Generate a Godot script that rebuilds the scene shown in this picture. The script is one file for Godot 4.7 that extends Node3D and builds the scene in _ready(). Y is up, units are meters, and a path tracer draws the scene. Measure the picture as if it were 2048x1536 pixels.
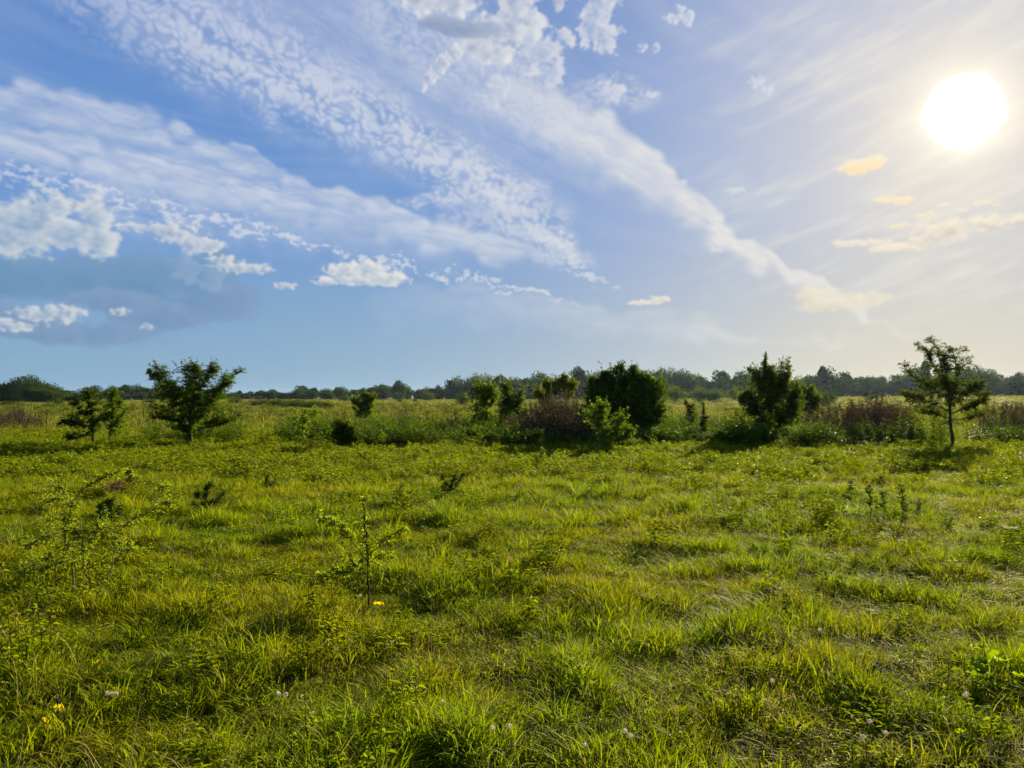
extends Node3D
# A meadow at low sun: rough grass with weeds, saplings and shrubs, a hay field and a wood behind, streaky clouds above.

# ---------------------------------------------------------------- picture geometry (photo pixels -> directions)
const FOCAL := 1537.0           # photo pixels
const HORIZON := 792.0          # photo row of the horizon
const EYE := 1.6
const EXPOSURE := 4.2
const BUILD_LAND := true

var pitch := atan((HORIZON - 768.0) / FOCAL)
var rng := RandomNumberGenerator.new()
var hill := FastNoiseLite.new()
var lump := FastNoiseLite.new()
var patch := FastNoiseLite.new()
var wide := FastNoiseLite.new()
var sun_dir := Vector3.UP
var taken := {}

func ray(x: float, y: float) -> Vector3:
	var d := Vector3((x - 1024.0) / FOCAL, -(y - 768.0) / FOCAL, -1.0).normalized()
	return d.rotated(Vector3.RIGHT, pitch)

func land(x: float, z: float) -> float:
	var r := sqrt(x * x + z * z)
	var h := 0.05 * hill.get_noise_2d(x * 0.9, z * 0.9) * minf(1.0, r / 2.0)
	h += 0.03 * lump.get_noise_2d(x, z)
	h += smoothstep(90.0, 300.0, r) * 1.5 * smoothstep(0.05, 0.55, x / maxf(r, 1.0))
	return h

func spot(x: float, y: float) -> Vector3:       # where a photo pixel meets the ground
	var d := ray(x, y)
	var t := EYE / maxf(-d.y, 0.0001)
	for i in 4:
		var p := Vector3(0, EYE, 0) + d * t
		t = (EYE - land(p.x, p.z)) / maxf(-d.y, 0.0001)
	return Vector3(0, EYE, 0) + d * t

func at_depth(x: float, depth: float) -> Vector3:   # on the ground below a photo column, at a distance from the camera plane
	var px := (x - 1024.0) / FOCAL * depth
	return Vector3(px, land(px, -depth), -depth)

# ---------------------------------------------------------------- mesh building
class Shape:
	var v := PackedVector3Array()
	var n := PackedVector3Array()
	var c := PackedColorArray()
	var i := PackedInt32Array()
	var smooth := false
	func leaf(p: Vector3, dir: Vector3, side: Vector3, up: Vector3, length: float, width: float, fold: float, droop: float, col: Color) -> void:
		var k := v.size()
		var mid := p + dir * (length * 0.45) + up * (length * 0.06)
		v.append(p)
		v.append(mid + side * (width * 0.5) + up * (width * fold))
		v.append(p + dir * length - up * (length * droop))
		v.append(mid - side * (width * 0.5) + up * (width * fold))
		for q in 4:
			c.append(col)
		i.append_array(PackedInt32Array([k, k + 1, k + 2, k, k + 2, k + 3]))
	func blade(p: Vector3, lean: Vector3, height: float, reach: float, width: float, segs: int, col: Color, twist: float) -> void:
		var k := v.size()
		var side := Vector3(-lean.z, 0, lean.x).rotated(Vector3.UP, twist)
		for s in segs:
			var t := float(s) / segs
			var w := width * 0.5 * (1.0 - t * t * 0.75)
			var q := p + Vector3.UP * (height * (t - 0.28 * t * t * t)) + lean * (reach * t * t)
			v.append(q - side * w)
			v.append(q + side * w)
			c.append(col)
			c.append(col)
		v.append(p + Vector3.UP * (height * 0.72) + lean * reach)
		c.append(col)
		for s in segs - 1:
			var a := k + s * 2
			i.append_array(PackedInt32Array([a, a + 2, a + 1, a + 1, a + 2, a + 3]))
		var e := k + (segs - 1) * 2
		i.append_array(PackedInt32Array([e, e + 2, e + 1]))
	func tube(pts: PackedVector3Array, r0: float, r1: float, sides: int, col: Color) -> void:
		var m := pts.size()
		if m < 2:
			return
		var k := v.size()
		for a in m:
			var d := (pts[mini(a + 1, m - 1)] - pts[maxi(a - 1, 0)]).normalized()
			var x := d.cross(Vector3(0.31, 0.17, 0.93)).normalized()
			var y := d.cross(x)
			var r := lerpf(r0, r1, float(a) / (m - 1))
			for s in sides:
				var o := x * cos(TAU * s / sides) + y * sin(TAU * s / sides)
				v.append(pts[a] + o * r)
				c.append(col)
				if smooth:
					n.append(o)
		for a in m - 1:
			for s in sides:
				var p := k + a * sides + s
				var q := k + a * sides + (s + 1) % sides
				i.append_array(PackedInt32Array([p, p + sides, q, q, p + sides, q + sides]))
	func mesh(material: Material) -> ArrayMesh:
		var arrays := []
		arrays.resize(Mesh.ARRAY_MAX)
		arrays[Mesh.ARRAY_VERTEX] = v
		arrays[Mesh.ARRAY_COLOR] = c
		if smooth and n.size() == v.size():
			arrays[Mesh.ARRAY_NORMAL] = n
		arrays[Mesh.ARRAY_INDEX] = i
		var m := ArrayMesh.new()
		m.add_surface_from_arrays(Mesh.PRIMITIVE_TRIANGLES, arrays)
		m.surface_set_material(0, material)
		return m

func numbered(called: String) -> String:
	taken[called] = taken.get(called, -1) + 1
	return called if taken[called] == 0 else "%s_%03d" % [called, taken[called]]

func thing(called: String, label: String, category: String, where: Vector3, group := "") -> Node3D:
	var o := Node3D.new()
	o.name = numbered(called)
	add_child(o, true)
	o.position = where
	o.set_meta("label", label)
	o.set_meta("category", category)
	if group != "":
		o.set_meta("group", group)
	return o

func part(parent: Node3D, called: String, m: Mesh) -> MeshInstance3D:
	var o := MeshInstance3D.new()
	o.name = called
	o.mesh = m
	parent.add_child(o, true)
	return o

func stuff(called: String, label: String, category: String, m: Mesh, where: Array[Transform3D], tint: PackedColorArray) -> void:
	var o := MultiMeshInstance3D.new()
	o.name = numbered(called)
	var mm := MultiMesh.new()
	mm.transform_format = MultiMesh.TRANSFORM_3D
	mm.use_colors = true
	mm.mesh = m
	mm.instance_count = where.size()
	for k in where.size():
		mm.set_instance_transform(k, where[k])
		mm.set_instance_color(k, tint[k])
	o.multimesh = mm
	add_child(o, true)
	o.set_meta("kind", "stuff")
	o.set_meta("label", label)
	o.set_meta("category", category)

func leafy(called: String, rough: float, shine: float, through: Color) -> StandardMaterial3D:
	var m := StandardMaterial3D.new()
	m.resource_name = called
	m.vertex_color_use_as_albedo = true
	m.roughness = rough
	m.metallic_specular = shine
	m.backlight_enabled = true
	m.backlight = through
	m.cull_mode = BaseMaterial3D.CULL_DISABLED
	return m

func woody(called: String) -> StandardMaterial3D:
	var m := StandardMaterial3D.new()
	m.resource_name = called
	m.vertex_color_use_as_albedo = true
	m.roughness = 0.95
	m.metallic_specular = 0.12
	return m

func varied(c: Color, amount: float) -> Color:
	var k := 1.0 + rng.randf_range(-amount, amount)
	return Color(c.r * k * (1.0 + rng.randf_range(-amount, amount) * 0.5), c.g * k, c.b * k * (1.0 + rng.randf_range(-amount, amount) * 0.5))

func rand_unit() -> Vector3:
	var y := rng.randf_range(-1.0, 1.0)
	var a := rng.randf() * TAU
	var r := sqrt(1.0 - y * y)
	return Vector3(r * cos(a), y, r * sin(a))

# ---------------------------------------------------------------- sky
var n_fine := FastNoiseLite.new()
var n_mid := FastNoiseLite.new()
var n_cell := FastNoiseLite.new()
var n_warp := FastNoiseLite.new()
var n_puff := FastNoiseLite.new()
var bands := []
var heaps := []
var sun_az := 0.0
var sun_el := 0.0

func sky_at(x: float, y: float) -> Vector2:      # photo pixel -> (azimuth, elevation) in units of 1/26.8 degree, so that sizes read like photo pixels
	var d := ray(x, y)
	return Vector2(atan2(d.x, -d.z), asin(d.y)) * FOCAL

func band(kind: int, strength: float, pts: Array) -> void:
	var line := []
	var lo := Vector2(1e9, 1e9)
	var hi := Vector2(-1e9, -1e9)
	for p in pts:
		var q := sky_at(p[0], p[1])
		line.append([q, float(p[2]), float(p[3]) if p.size() > 3 else 1.0])
		var w := Vector2.ONE * (float(p[2]) * 2.2 + 30.0)
		lo = lo.min(q - w)
		hi = hi.max(q + w)
	var whole: Vector2 = (line[line.size() - 1][0] - line[0][0]).normalized()
	bands.append({"dir": whole, "kind": kind, "k": strength, "line": line, "lo": lo, "hi": hi})

func heap(k: float, light: Color, shade: Color, ragged: float, grain: float, parts: Array) -> void:   # one cloud made of lumps [x, y, rx, ry]
	var lumps := []
	var lo := Vector2(1e9, 1e9)
	var hi := Vector2(-1e9, -1e9)
	for p in parts:
		var q := sky_at(p[0], p[1])
		var r := Vector2(p[2], p[3])
		lumps.append([q, r])
		lo = lo.min(q - r * 1.9)
		hi = hi.max(q + r * 1.9)
	heaps.append({"lumps": lumps, "lo": lo, "hi": hi, "k": k, "light": light, "shade": shade, "ragged": ragged, "fr": 1.0 / grain})

func heap_body(b: Dictionary, q: Vector2) -> float:
	var most := -9.0
	for l in b.lumps:
		var f: Vector2 = (q - l[0]) / l[1]
		var r := 1.0 - f.length() * (1.25 if f.y < 0.0 else 1.0)
		most = maxf(most, r) + 0.10 * maxf(0.0, minf(most, r) + 0.4)
	return most

func heap_billow(b: Dictionary, q: Vector2) -> float:
	var fr: float = b.fr
	return (n_puff.get_noise_2d(q.x * fr, q.y * fr * 1.25) * 0.62 + n_fine.get_noise_2d(q.x * fr * 3.1, q.y * fr * 3.7) * 0.26) * b.ragged

func lin(r: float, g: float, b: float) -> Color:
	return Color(r / 255.0, g / 255.0, b / 255.0).srgb_to_linear()

func clear_air(az: float, el: float, gamma: float) -> Color:
	var e := maxf(el, 0.0)
	var c := lin(136, 172, 199).lerp(lin(106, 150, 208), smoothstep(0.0, 14.0, e)).lerp(lin(86, 128, 194), smoothstep(12.0, 34.0, e)).lerp(lin(60, 100, 175), smoothstep(34.0, 80.0, e))
	c = c.lerp(lin(190, 199, 226), 0.9 * exp(-pow(gamma / 21.0, 1.7)))
	var da := absf(wrapf(az - sun_az, -180.0, 180.0))
	c = c.lerp(lin(200, 205, 208), 0.75 * exp(-pow(e / 9.0, 1.3)) * exp(-pow(da / 34.0, 2.0)))
	c = c.lerp(lin(228, 216, 187), 0.80 * exp(-pow(e / 9.5, 1.4)) * exp(-pow(da / 18.0, 2.0)))
	c = c.lerp(lin(243, 231, 207), 0.82 * exp(-pow(gamma / 9.0, 1.4)))
	return c

func sky_color(d: Vector3) -> Color:
	var az := rad_to_deg(atan2(d.x, -d.z))
	var el := rad_to_deg(asin(clampf(d.y, -1.0, 1.0)))
	var gamma := rad_to_deg(acos(clampf(d.dot(sun_dir), -1.0, 1.0)))
	var c := clear_air(az, el, gamma)
	var q := Vector2(deg_to_rad(az), deg_to_rad(el)) * FOCAL
	var lift := maxf(d.y, 0.0) + 0.10
	var g := Vector2(d.x / lift, d.z / lift)            # on the cloud sheet
	var along := Vector2(g.x * 0.80 + g.y * -0.60, g.x * 0.60 + g.y * 0.80)   # streets of cloud run along the first axis
	var near_sun := exp(-pow(gamma / 22.0, 2.0))
	var white := lin(200, 208, 227).lerp(lin(222, 226, 230), clampf(1.0 - el / 26.0, 0.0, 1.0)).lerp(lin(244, 237, 222), near_sun)
	# thin streaks, everywhere a little and more towards the sun
	var wob := n_warp.get_noise_2d(g.x * 0.6, g.y * 0.6)
	var streak := n_mid.get_noise_2d(along.x * 0.7 + wob, along.y * 5.0 + wob * 2.0)
	var right := smoothstep(180.0, 700.0, q.x) * smoothstep(1400.0, 900.0, q.x)
	var sx := q.x * 0.95 + q.y * 0.31
	var sy := q.y * 0.95 - q.x * 0.31
	var ray_streak := n_mid.get_noise_2d(sx * 0.003 + 7.0, sy * 0.022) + 0.5 * n_fine.get_noise_2d(sx * 0.011, sy * 0.05)
	var veil := 0.12 * clampf(streak + 0.35, 0.0, 1.0) * smoothstep(6.0, 16.0, el) + right * 0.55 * clampf(ray_streak + 0.12, 0.0, 1.0) * smoothstep(40.0, 260.0, q.y)
	c = c.lerp(white, clampf(veil, 0.0, 0.6))
	# cloud streets outside the picture: the same kind as those in it
	var off := maxf(maxf(absf(az) - 37.0, el - 31.0), 0.0)
	if off > 0.0:
		var street := n_mid.get_noise_2d(along.x * 0.35 + wob * 0.7 + 31.0, along.y * 1.6) + 0.5 * n_fine.get_noise_2d(along.x * 2.0, along.y * 4.0)
		c = c.lerp(white, 0.7 * smoothstep(0.05, 0.55, street) * smoothstep(0.0, 8.0, off) * smoothstep(2.0, 9.0, el))
	# cloud streets in the picture
	var w1 := n_warp.get_noise_2d(q.x * 0.012, q.y * 0.012)
	var w2 := n_warp.get_noise_2d(q.x * 0.012 + 90.0, q.y * 0.012)
	var qq := q + Vector2(w1, w2) * 20.0
	for b in bands:
		if qq.x < b.lo.x or qq.x > b.hi.x or qq.y < b.lo.y or qq.y > b.hi.y:
			continue
		var best := 1e9
		var w := 1.0
		var dir: Vector2 = b.dir
		var s := 1.0
		var line: Array = b.line
		for k in line.size() - 1:
			var p0: Vector2 = line[k][0]
			var p1: Vector2 = line[k + 1][0]
			var e: Vector2 = p1 - p0
			var raw: float = (qq - p0).dot(e) / e.length_squared()
			var t := clampf(raw, 0.0, 1.0)
			var f: Vector2 = qq - p0 - e * t
			var ww: float = lerpf(line[k][1], line[k + 1][1], t)
			var dd := f.length() / ww
			if absf(dd) < absf(best):
				best = dd * (1.0 if e.cross(f) > 0.0 else -1.0)
				w = ww
				s = lerpf(line[k][2], line[k + 1][2], t)
		var u := q.dot(dir)
		var v := q.cross(dir)
		var a := 0.0
		if b.kind == 0:          # smooth, streaked along its length, one edge crisp
			var grain := n_mid.get_noise_2d(u * 0.0026 + w1 * 0.25, v * 0.030 + w2 * 0.5) * 0.42 + n_fine.get_noise_2d(u * 0.010 + w2 * 0.4, v * 0.11 + w1 * 0.5) * 0.20 + n_fine.get_noise_2d(q.x * 0.022, q.y * 0.03) * 0.14
			var edge := smoothstep(1.12, 0.55, best) if best > 0.0 else smoothstep(-1.7, -0.1, best)
			a = edge * clampf(0.70 + grain * 1.1, 0.0, 1.0)
		elif b.kind == 1:        # a sheet of small grains
			var big := n_mid.get_noise_2d(u * 0.011 + 3.0, v * 0.02)
			var cell := -n_cell.get_noise_2d((u + w2 * 16.0) * 0.066, (v + w1 * 16.0) * 0.094) * 1.6 - 1.0 + 0.50 * big + 0.30 * n_fine.get_noise_2d(q.x * 0.05, q.y * 0.06)
			var fade := smoothstep(1.35, 0.15, absf(best))
			var soft := n_mid.get_noise_2d(u * 0.006, v * 0.02)
			a = fade * clampf(0.30 + soft * 0.6 + smoothstep(0.55 - fade * 0.75, 1.25 - fade * 0.45, cell + 0.45) * 0.70, 0.0, 1.0)
		else:                    # a row of small ragged puffs
			var bit := n_puff.get_noise_2d(q.x * 0.042, q.y * 0.075) + 0.4 * n_fine.get_noise_2d(q.x * 0.11, q.y * 0.16)
			a = smoothstep(0.0, 0.6, bit + 0.42 - absf(best) * 0.7) * smoothstep(1.6, 0.9, absf(best))
		c = c.lerp(white, clampf(a * b.k * s, 0.0, 0.93))
	# heaped clouds
	for b in heaps:
		if q.x < b.lo.x or q.x > b.hi.x or q.y < b.lo.y or q.y > b.hi.y:
			continue
		var body := heap_body(b, q)
		if body < -0.95:
			continue
		var billow := heap_billow(b, q)
		var dens := body + billow
		if dens <= 0.0:
			continue
		var toward: Vector2 = Vector2(sun_az * FOCAL * PI / 180.0 - q.x, sun_el * FOCAL * PI / 180.0 + 260.0 - q.y).normalized() * (0.30 / b.fr)
		var lit := clampf(0.98 - 0.75 * maxf(heap_body(b, q + toward), 0.0) + 0.85 * (billow - heap_billow(b, q + toward)), 0.0, 1.0)
		var col: Color = b.shade.lerp(b.light, lit)
		c = c.lerp(col, clampf(smoothstep(0.0, 0.45, dens) * b.k, 0.0, 0.97))
	# the sun's own glare behind the thin cloud
	var rim := gamma + 0.30 * n_fine.get_noise_2d(q.x * 0.012, q.y * 0.012)
	var glow := exp(-maxf(rim - 1.7, 0.0) / 1.2) * 0.36 + exp(-rim / 5.0) * 0.04
	c = Color(c.r + glow * 1.0, c.g + glow * 0.88, c.b + glow * 0.62)
	c = c.lerp(Color(3.2, 3.1, 2.7), smoothstep(2.35, 1.6, rim))
	return c

func set_noise(n: FastNoiseLite, sd: int, kind: int, freq: float, oct: int) -> void:
	n.seed = sd
	n.noise_type = kind
	n.frequency = freq
	n.fractal_type = FastNoiseLite.FRACTAL_FBM if oct > 1 else FastNoiseLite.FRACTAL_NONE
	n.fractal_octaves = oct

func make_sky() -> ImageTexture:
	set_noise(n_fine, 3, FastNoiseLite.TYPE_SIMPLEX_SMOOTH, 1.0, 3)
	set_noise(n_mid, 4, FastNoiseLite.TYPE_SIMPLEX_SMOOTH, 1.0, 4)
	set_noise(n_cell, 5, FastNoiseLite.TYPE_CELLULAR, 1.0, 1)
	n_cell.cellular_return_type = FastNoiseLite.RETURN_DISTANCE
	n_cell.cellular_jitter = 1.0
	set_noise(n_warp, 6, FastNoiseLite.TYPE_SIMPLEX_SMOOTH, 1.0, 2)
	set_noise(n_puff, 7, FastNoiseLite.TYPE_SIMPLEX_SMOOTH, 1.0, 3)
	band(0, 0.50, [[480, -90, 170, 0.8], [760, 70, 165], [960, 190, 130], [1130, 262, 80], [1250, 315, 50], [1350, 390, 34, 0.6]])
	band(0, 0.97, [[980, 190, 30, 0.3], [1090, 235, 40, 0.7], [1200, 275, 44], [1300, 340, 40], [1380, 410, 30], [1450, 474, 22], [1530, 524, 17], [1600, 555, 16], [1650, 580, 14], [1700, 600, 12], [1728, 640, 7, 0.7], [1780, 655, 5, 0.4], [1850, 672, 4, 0.0]])
	band(1, 0.84, [[140, -50, 70, 0.5], [400, 60, 105], [600, 165, 95], [750, 245, 78], [870, 310, 60], [985, 362, 52], [1080, 440, 60, 0.8], [1140, 510, 34, 0.5]])
	band(1, 0.55, [[780, 20, 90], [960, 120, 100], [1060, 210, 70], [1180, 260, 40, 0.6]])
	band(0, 0.72, [[-80, 180, 30], [100, 215, 36], [290, 258, 32], [430, 298, 26], [570, 343, 9, 0.5]])
	band(0, 0.84, [[-80, 272, 30, 0.8], [180, 315, 34], [380, 352, 38], [560, 384, 36], [720, 418, 32], [860, 462, 30], [1010, 500, 26], [1120, 520, 12, 0.5]])
	band(0, 0.35, [[200, 400, 60], [500, 430, 50], [700, 470, 40], [900, 510, 30, 0.4]])
	band(2, 0.75, [[-40, 330, 22, 0.8], [120, 372, 24], [280, 402, 26], [420, 438, 24], [560, 472, 17], [700, 508, 13], [800, 532, 14], [920, 552, 14], [1010, 570, 13], [1100, 594, 9], [1160, 614, 5, 0.6]])
	band(1, 0.72, [[800, 402, 10, 0.6], [900, 398, 26], [1000, 385, 30], [1100, 370, 14, 0.5]])
	band(1, 0.60, [[900, 440, 26, 0.6], [1010, 440, 44], [1100, 480, 40], [1190, 520, 14, 0.3]])
	band(1, 0.50, [[1160, 200, 40, 0.7], [1230, 180, 44], [1310, 190, 18, 0.6]])
	band(0, 0.30, [[780, 610, 40, 0.4], [950, 600, 40], [1200, 640, 30], [1420, 655, 26, 0.7]])
	band(0, 0.45, [[1370, 655, 16, 0.5], [1450, 668, 17], [1520, 690, 9, 0.5]])
	band(0, 0.40, [[1540, 690, 10, 0.4], [1640, 682, 13], [1740, 686, 8, 0.3]])
	band(2, 0.6, [[1120, 480, 30], [1160, 545, 22], [1240, 580, 10]])
	var wl := lin(214, 218, 220)
	var ws := lin(140, 163, 195)
	# grey undersides on the left, then the bright heads
	heap(0.92, lin(122, 157, 192), lin(104, 144, 183), 0.55, 110.0, [[30, 560, 240, 60], [200, 560, 150, 50], [330, 560, 110, 55], [420, 545, 70, 50], [400, 590, 100, 40]])
	heap(0.88, lin(131, 158, 192), lin(115, 146, 183), 0.85, 80.0, [[150, 668, 190, 30], [320, 640, 130, 42], [450, 610, 80, 42], [250, 610, 120, 30], [-20, 640, 110, 40]])
	heap(0.90, wl, lin(138, 168, 198), 0.70, 44.0, [[20, 480, 90, 46], [60, 450, 70, 50], [100, 425, 44, 40], [150, 475, 70, 36], [195, 440, 36, 56], [210, 490, 30, 40]])
	heap(0.85, wl, ws, 0.8, 18.0, [[153, 412, 15, 12]])
	heap(0.92, wl, lin(146, 170, 200), 0.8, 30.0, [[290, 458, 60, 10], [345, 466, 60, 20], [385, 492, 44, 24], [425, 495, 30, 14], [440, 520, 40, 12], [490, 538, 66, 14]])
	heap(0.6, lin(150, 176, 205), ws, 0.9, 40.0, [[380, 540, 44, 34], [420, 560, 30, 40]])
	heap(0.85, wl, ws, 0.9, 24.0, [[15, 652, 60, 13], [80, 632, 46, 18], [125, 630, 40, 20]])
	heap(0.8, wl, ws, 0.9, 14.0, [[240, 624, 20, 9]])
	heap(0.6, wl, ws, 0.9, 12.0, [[295, 655, 14, 8]])
	heap(0.92, lin(232, 231, 224), lin(168, 186, 206), 0.7, 30.0, [[690, 545, 50, 24], [740, 540, 50, 22], [775, 560, 60, 18], [720, 562, 90, 14]])
	heap(0.85, wl, ws, 0.8, 16.0, [[650, 566, 30, 7], [570, 573, 32, 9]])
	# overhead
	var ts := lin(140, 156, 190)
	var tw := lin(230, 230, 230)
	heap(0.85, tw, lin(158, 172, 200), 0.7, 46.0, [[850, 0, 60, 40], [910, 10, 60, 30], [1035, 5, 56, 34], [1010, 60, 80, 40], [1060, 55, 50, 30], [990, 110, 50, 26], [960, 95, 60, 30]])
	heap(0.86, lin(168, 180, 204), lin(128, 146, 182), 0.5, 60.0, [[930, 62, 105, 24], [880, 50, 60, 18]])
	heap(0.72, tw, ts, 0.8, 24.0, [[908, 108, 20, 22], [885, 130, 22, 18], [862, 155, 16, 18], [850, 172, 10, 14]])
	heap(0.66, tw, lin(176, 190, 216), 0.9, 40.0, [[1080, 110, 50, 46], [1105, 150, 30, 40], [1060, 80, 50, 30]])
	heap(0.72, tw, lin(170, 186, 216), 1.0, 34.0, [[1200, 20, 40, 36], [1185, 60, 40, 44], [1215, 80, 34, 34], [1135, 80, 26, 22]])
	heap(0.6, tw, ts, 0.9, 22.0, [[1120, 3, 16, 22]])
	heap(0.62, tw, lin(184, 196, 222), 0.9, 26.0, [[1222, 188, 36, 26], [1300, 190, 20, 8]])
	heap(0.42, tw, lin(184, 196, 222), 0.9, 26.0, [[1000, 180, 26, 30], [985, 205, 24, 24]])
	heap(0.72, lin(228, 230, 236), lin(184, 198, 224), 1.0, 18.0, [[1350, 38, 26, 12], [1378, 36, 14, 18], [1362, 20, 12, 10]])
	heap(0.7, lin(228, 230, 236), ts, 0.8, 12.0, [[1285, 97, 12, 11], [1314, 97, 10, 12]])
	heap(0.55, lin(232, 232, 238), lin(206, 212, 230), 0.9, 16.0, [[1515, 165, 22, 12], [1535, 182, 18, 10]])
	heap(0.55, lin(236, 232, 230), lin(206, 210, 222), 0.9, 14.0, [[1470, 381, 22, 8], [1435, 500, 15, 7], [1365, 366, 14, 7]])
	# towards the sun
	heap(0.9, lin(252, 238, 206), lin(255, 226, 170), 0.6, 26.0, [[1715, 336, 40, 20], [1745, 328, 34, 16]])
	heap(0.85, lin(252, 236, 200), lin(252, 224, 170), 0.8, 16.0, [[1770, 400, 26, 9], [1805, 402, 24, 11]])
	heap(0.85, lin(250, 238, 214), lin(206, 198, 190), 0.7, 26.0, [[1890, 462, 56, 24], [1850, 482, 34, 16], [1985, 448, 48, 19], [2040, 440, 30, 10], [1810, 495, 50, 12]])
	heap(0.8, lin(247, 236, 216), lin(224, 218, 208), 0.8, 18.0, [[1690, 488, 34, 9], [1740, 486, 40, 9], [1770, 497, 40, 9]])
	heap(0.75, lin(250, 236, 206), lin(234, 220, 196), 0.9, 13.0, [[1850, 432, 20, 9], [1800, 452, 24, 7], [1968, 405, 20, 6], [1890, 408, 16, 4], [1925, 420, 12, 5], [1995, 410, 10, 4]])
	heap(0.88, lin(238, 230, 214), lin(206, 208, 206), 0.75, 18.0, [[1290, 606, 40, 8], [1320, 600, 34, 9]])
	heap(0.62, lin(240, 230, 204), lin(230, 219, 192), 0.75, 30.0, [[1630, 590, 50, 20], [1690, 604, 80, 20], [1748, 598, 34, 17], [1640, 612, 60, 16]])
	var w := 4096
	var h := 2048
	# the whole sky, coarse; then the part towards the wood, fine
	sky_rows.resize(264)
	WorkerThreadPool.wait_for_group_task_completion(WorkerThreadPool.add_group_task(coarse_row, 264))
	var data := PackedFloat32Array()
	for j in 512:
		data.append_array(sky_rows[mini(j, 263)])
	var im := Image.create_from_data(1024, 512, false, Image.FORMAT_RGBF, data.to_byte_array())
	im.resize(w, h, Image.INTERPOLATE_BILINEAR)
	sky_rows.clear()
	sky_rows.resize(432)
	WorkerThreadPool.wait_for_group_task_completion(WorkerThreadPool.add_group_task(fine_row, 432))
	data = PackedFloat32Array()
	for j in 432:
		data.append_array(sky_rows[j])
	sky_rows.clear()
	var fine := Image.create_from_data(880, 432, false, Image.FORMAT_RGBF, data.to_byte_array())
	im.blit_rect(fine, Rect2i(0, 0, 440, 432), Vector2i(w - 440, 600))
	im.blit_rect(fine, Rect2i(440, 0, 440, 432), Vector2i(0, 600))
	return ImageTexture.create_from_image(im)

var sky_rows := []

func sky_row(columns: int, first: int, width: int, el: float) -> PackedFloat32Array:
	var row := PackedFloat32Array()
	row.resize(columns * 3)
	for i in columns:
		var az := (i + first + 0.5) / width * TAU
		var c := sky_color(Vector3(sin(az) * cos(el), sin(el), -cos(az) * cos(el)))
		row[i * 3] = c.r / EXPOSURE
		row[i * 3 + 1] = c.g / EXPOSURE
		row[i * 3 + 2] = c.b / EXPOSURE
	return row

func coarse_row(j: int) -> void:
	sky_rows[j] = sky_row(1024, 0, 1024, (0.5 - (j + 0.5) / 512.0) * PI)

func fine_row(j: int) -> void:
	sky_rows[j] = sky_row(880, -440, 4096, (0.5 - (j + 600.5) / 2048.0) * PI)

# ---------------------------------------------------------------- start
func _ready() -> void:
	rng.seed = 11
	set_noise(hill, 21, FastNoiseLite.TYPE_SIMPLEX_SMOOTH, 0.55, 2)
	set_noise(lump, 22, FastNoiseLite.TYPE_SIMPLEX_SMOOTH, 1.6, 2)
	set_noise(patch, 23, FastNoiseLite.TYPE_SIMPLEX_SMOOTH, 1.0, 3)
	set_noise(wide, 24, FastNoiseLite.TYPE_SIMPLEX_SMOOTH, 1.0, 2)
	var cam := Camera3D.new()
	cam.name = "camera"
	add_child(cam)
	cam.position = Vector3(0, EYE, 0)
	cam.rotation = Vector3(pitch, 0, 0)
	cam.fov = rad_to_deg(2.0 * atan(768.0 / FOCAL))
	cam.near = 0.05
	cam.far = 5000.0
	cam.current = true
	sun_dir = ray(1928, 222)
	sun_az = rad_to_deg(atan2(sun_dir.x, -sun_dir.z))
	sun_el = rad_to_deg(asin(sun_dir.y))
	var sun := DirectionalLight3D.new()
	sun.name = "sun"
	add_child(sun)
	sun.basis = Basis.looking_at(-sun_dir)
	sun.light_energy = 1.6
	sun.light_color = Color(1.0, 0.90, 0.74)
	sun.light_angular_distance = 0.6
	sun.shadow_enabled = true
	var env := Environment.new()
	env.background_mode = Environment.BG_SKY
	var pano := PanoramaSkyMaterial.new()
	pano.panorama = make_sky()
	var sky := Sky.new()
	sky.sky_material = pano
	env.sky = sky
	env.tonemap_mode = Environment.TONE_MAPPER_LINEAR
	env.tonemap_exposure = EXPOSURE
	env.volumetric_fog_enabled = true
	env.volumetric_fog_density = 0.00005
	env.volumetric_fog_albedo = Color(0.72, 0.86, 1.0)
	env.volumetric_fog_anisotropy = 0.45
	env.sdfgi_enabled = true
	env.ssao_enabled = true
	env.ssil_enabled = true
	var we := WorldEnvironment.new()
	we.name = "world"
	we.environment = env
	add_child(we)
	print("sky ", Time.get_ticks_msec())
	if BUILD_LAND:
		build_land()
		print("land ", Time.get_ticks_msec())

# ---------------------------------------------------------------- ground cover: what grows where
func hay_share(x: float, z: float) -> float:        # hay field beyond the weeds
	var edge := -33.0 - 3.0 * patch.get_noise_2d(x * 0.08, z * 0.08) + clampf(x, -10.0, 30.0) * -0.05
	return smoothstep(edge + 1.0, edge - 3.0, z)

func weediness(x: float, z: float) -> float:      # share of broad-leaved weeds among the grass
	var w := 0.42 + 1.6 * patch.get_noise_2d(x * 0.30 + 40.0, z * 0.40)
	var strip := smoothstep(-13.5, -17.0, z + 1.5 * wide.get_noise_2d(x * 0.2, z * 0.2)) * smoothstep(-36.0, -32.0, z)
	return clampf(w * 0.55 + strip * 0.75, 0.0, 1.0) * (1.0 - hay_share(x, z) * 0.9)

func tallness(x: float, z: float) -> float:
	var t := 0.85 + 1.25 * patch.get_noise_2d(x * 1.15, z * 1.3) + 0.30 * patch.get_noise_2d(x * 0.3 + 11.0, z * 0.4)
	return clampf(t, 0.5, 1.75)

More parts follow.
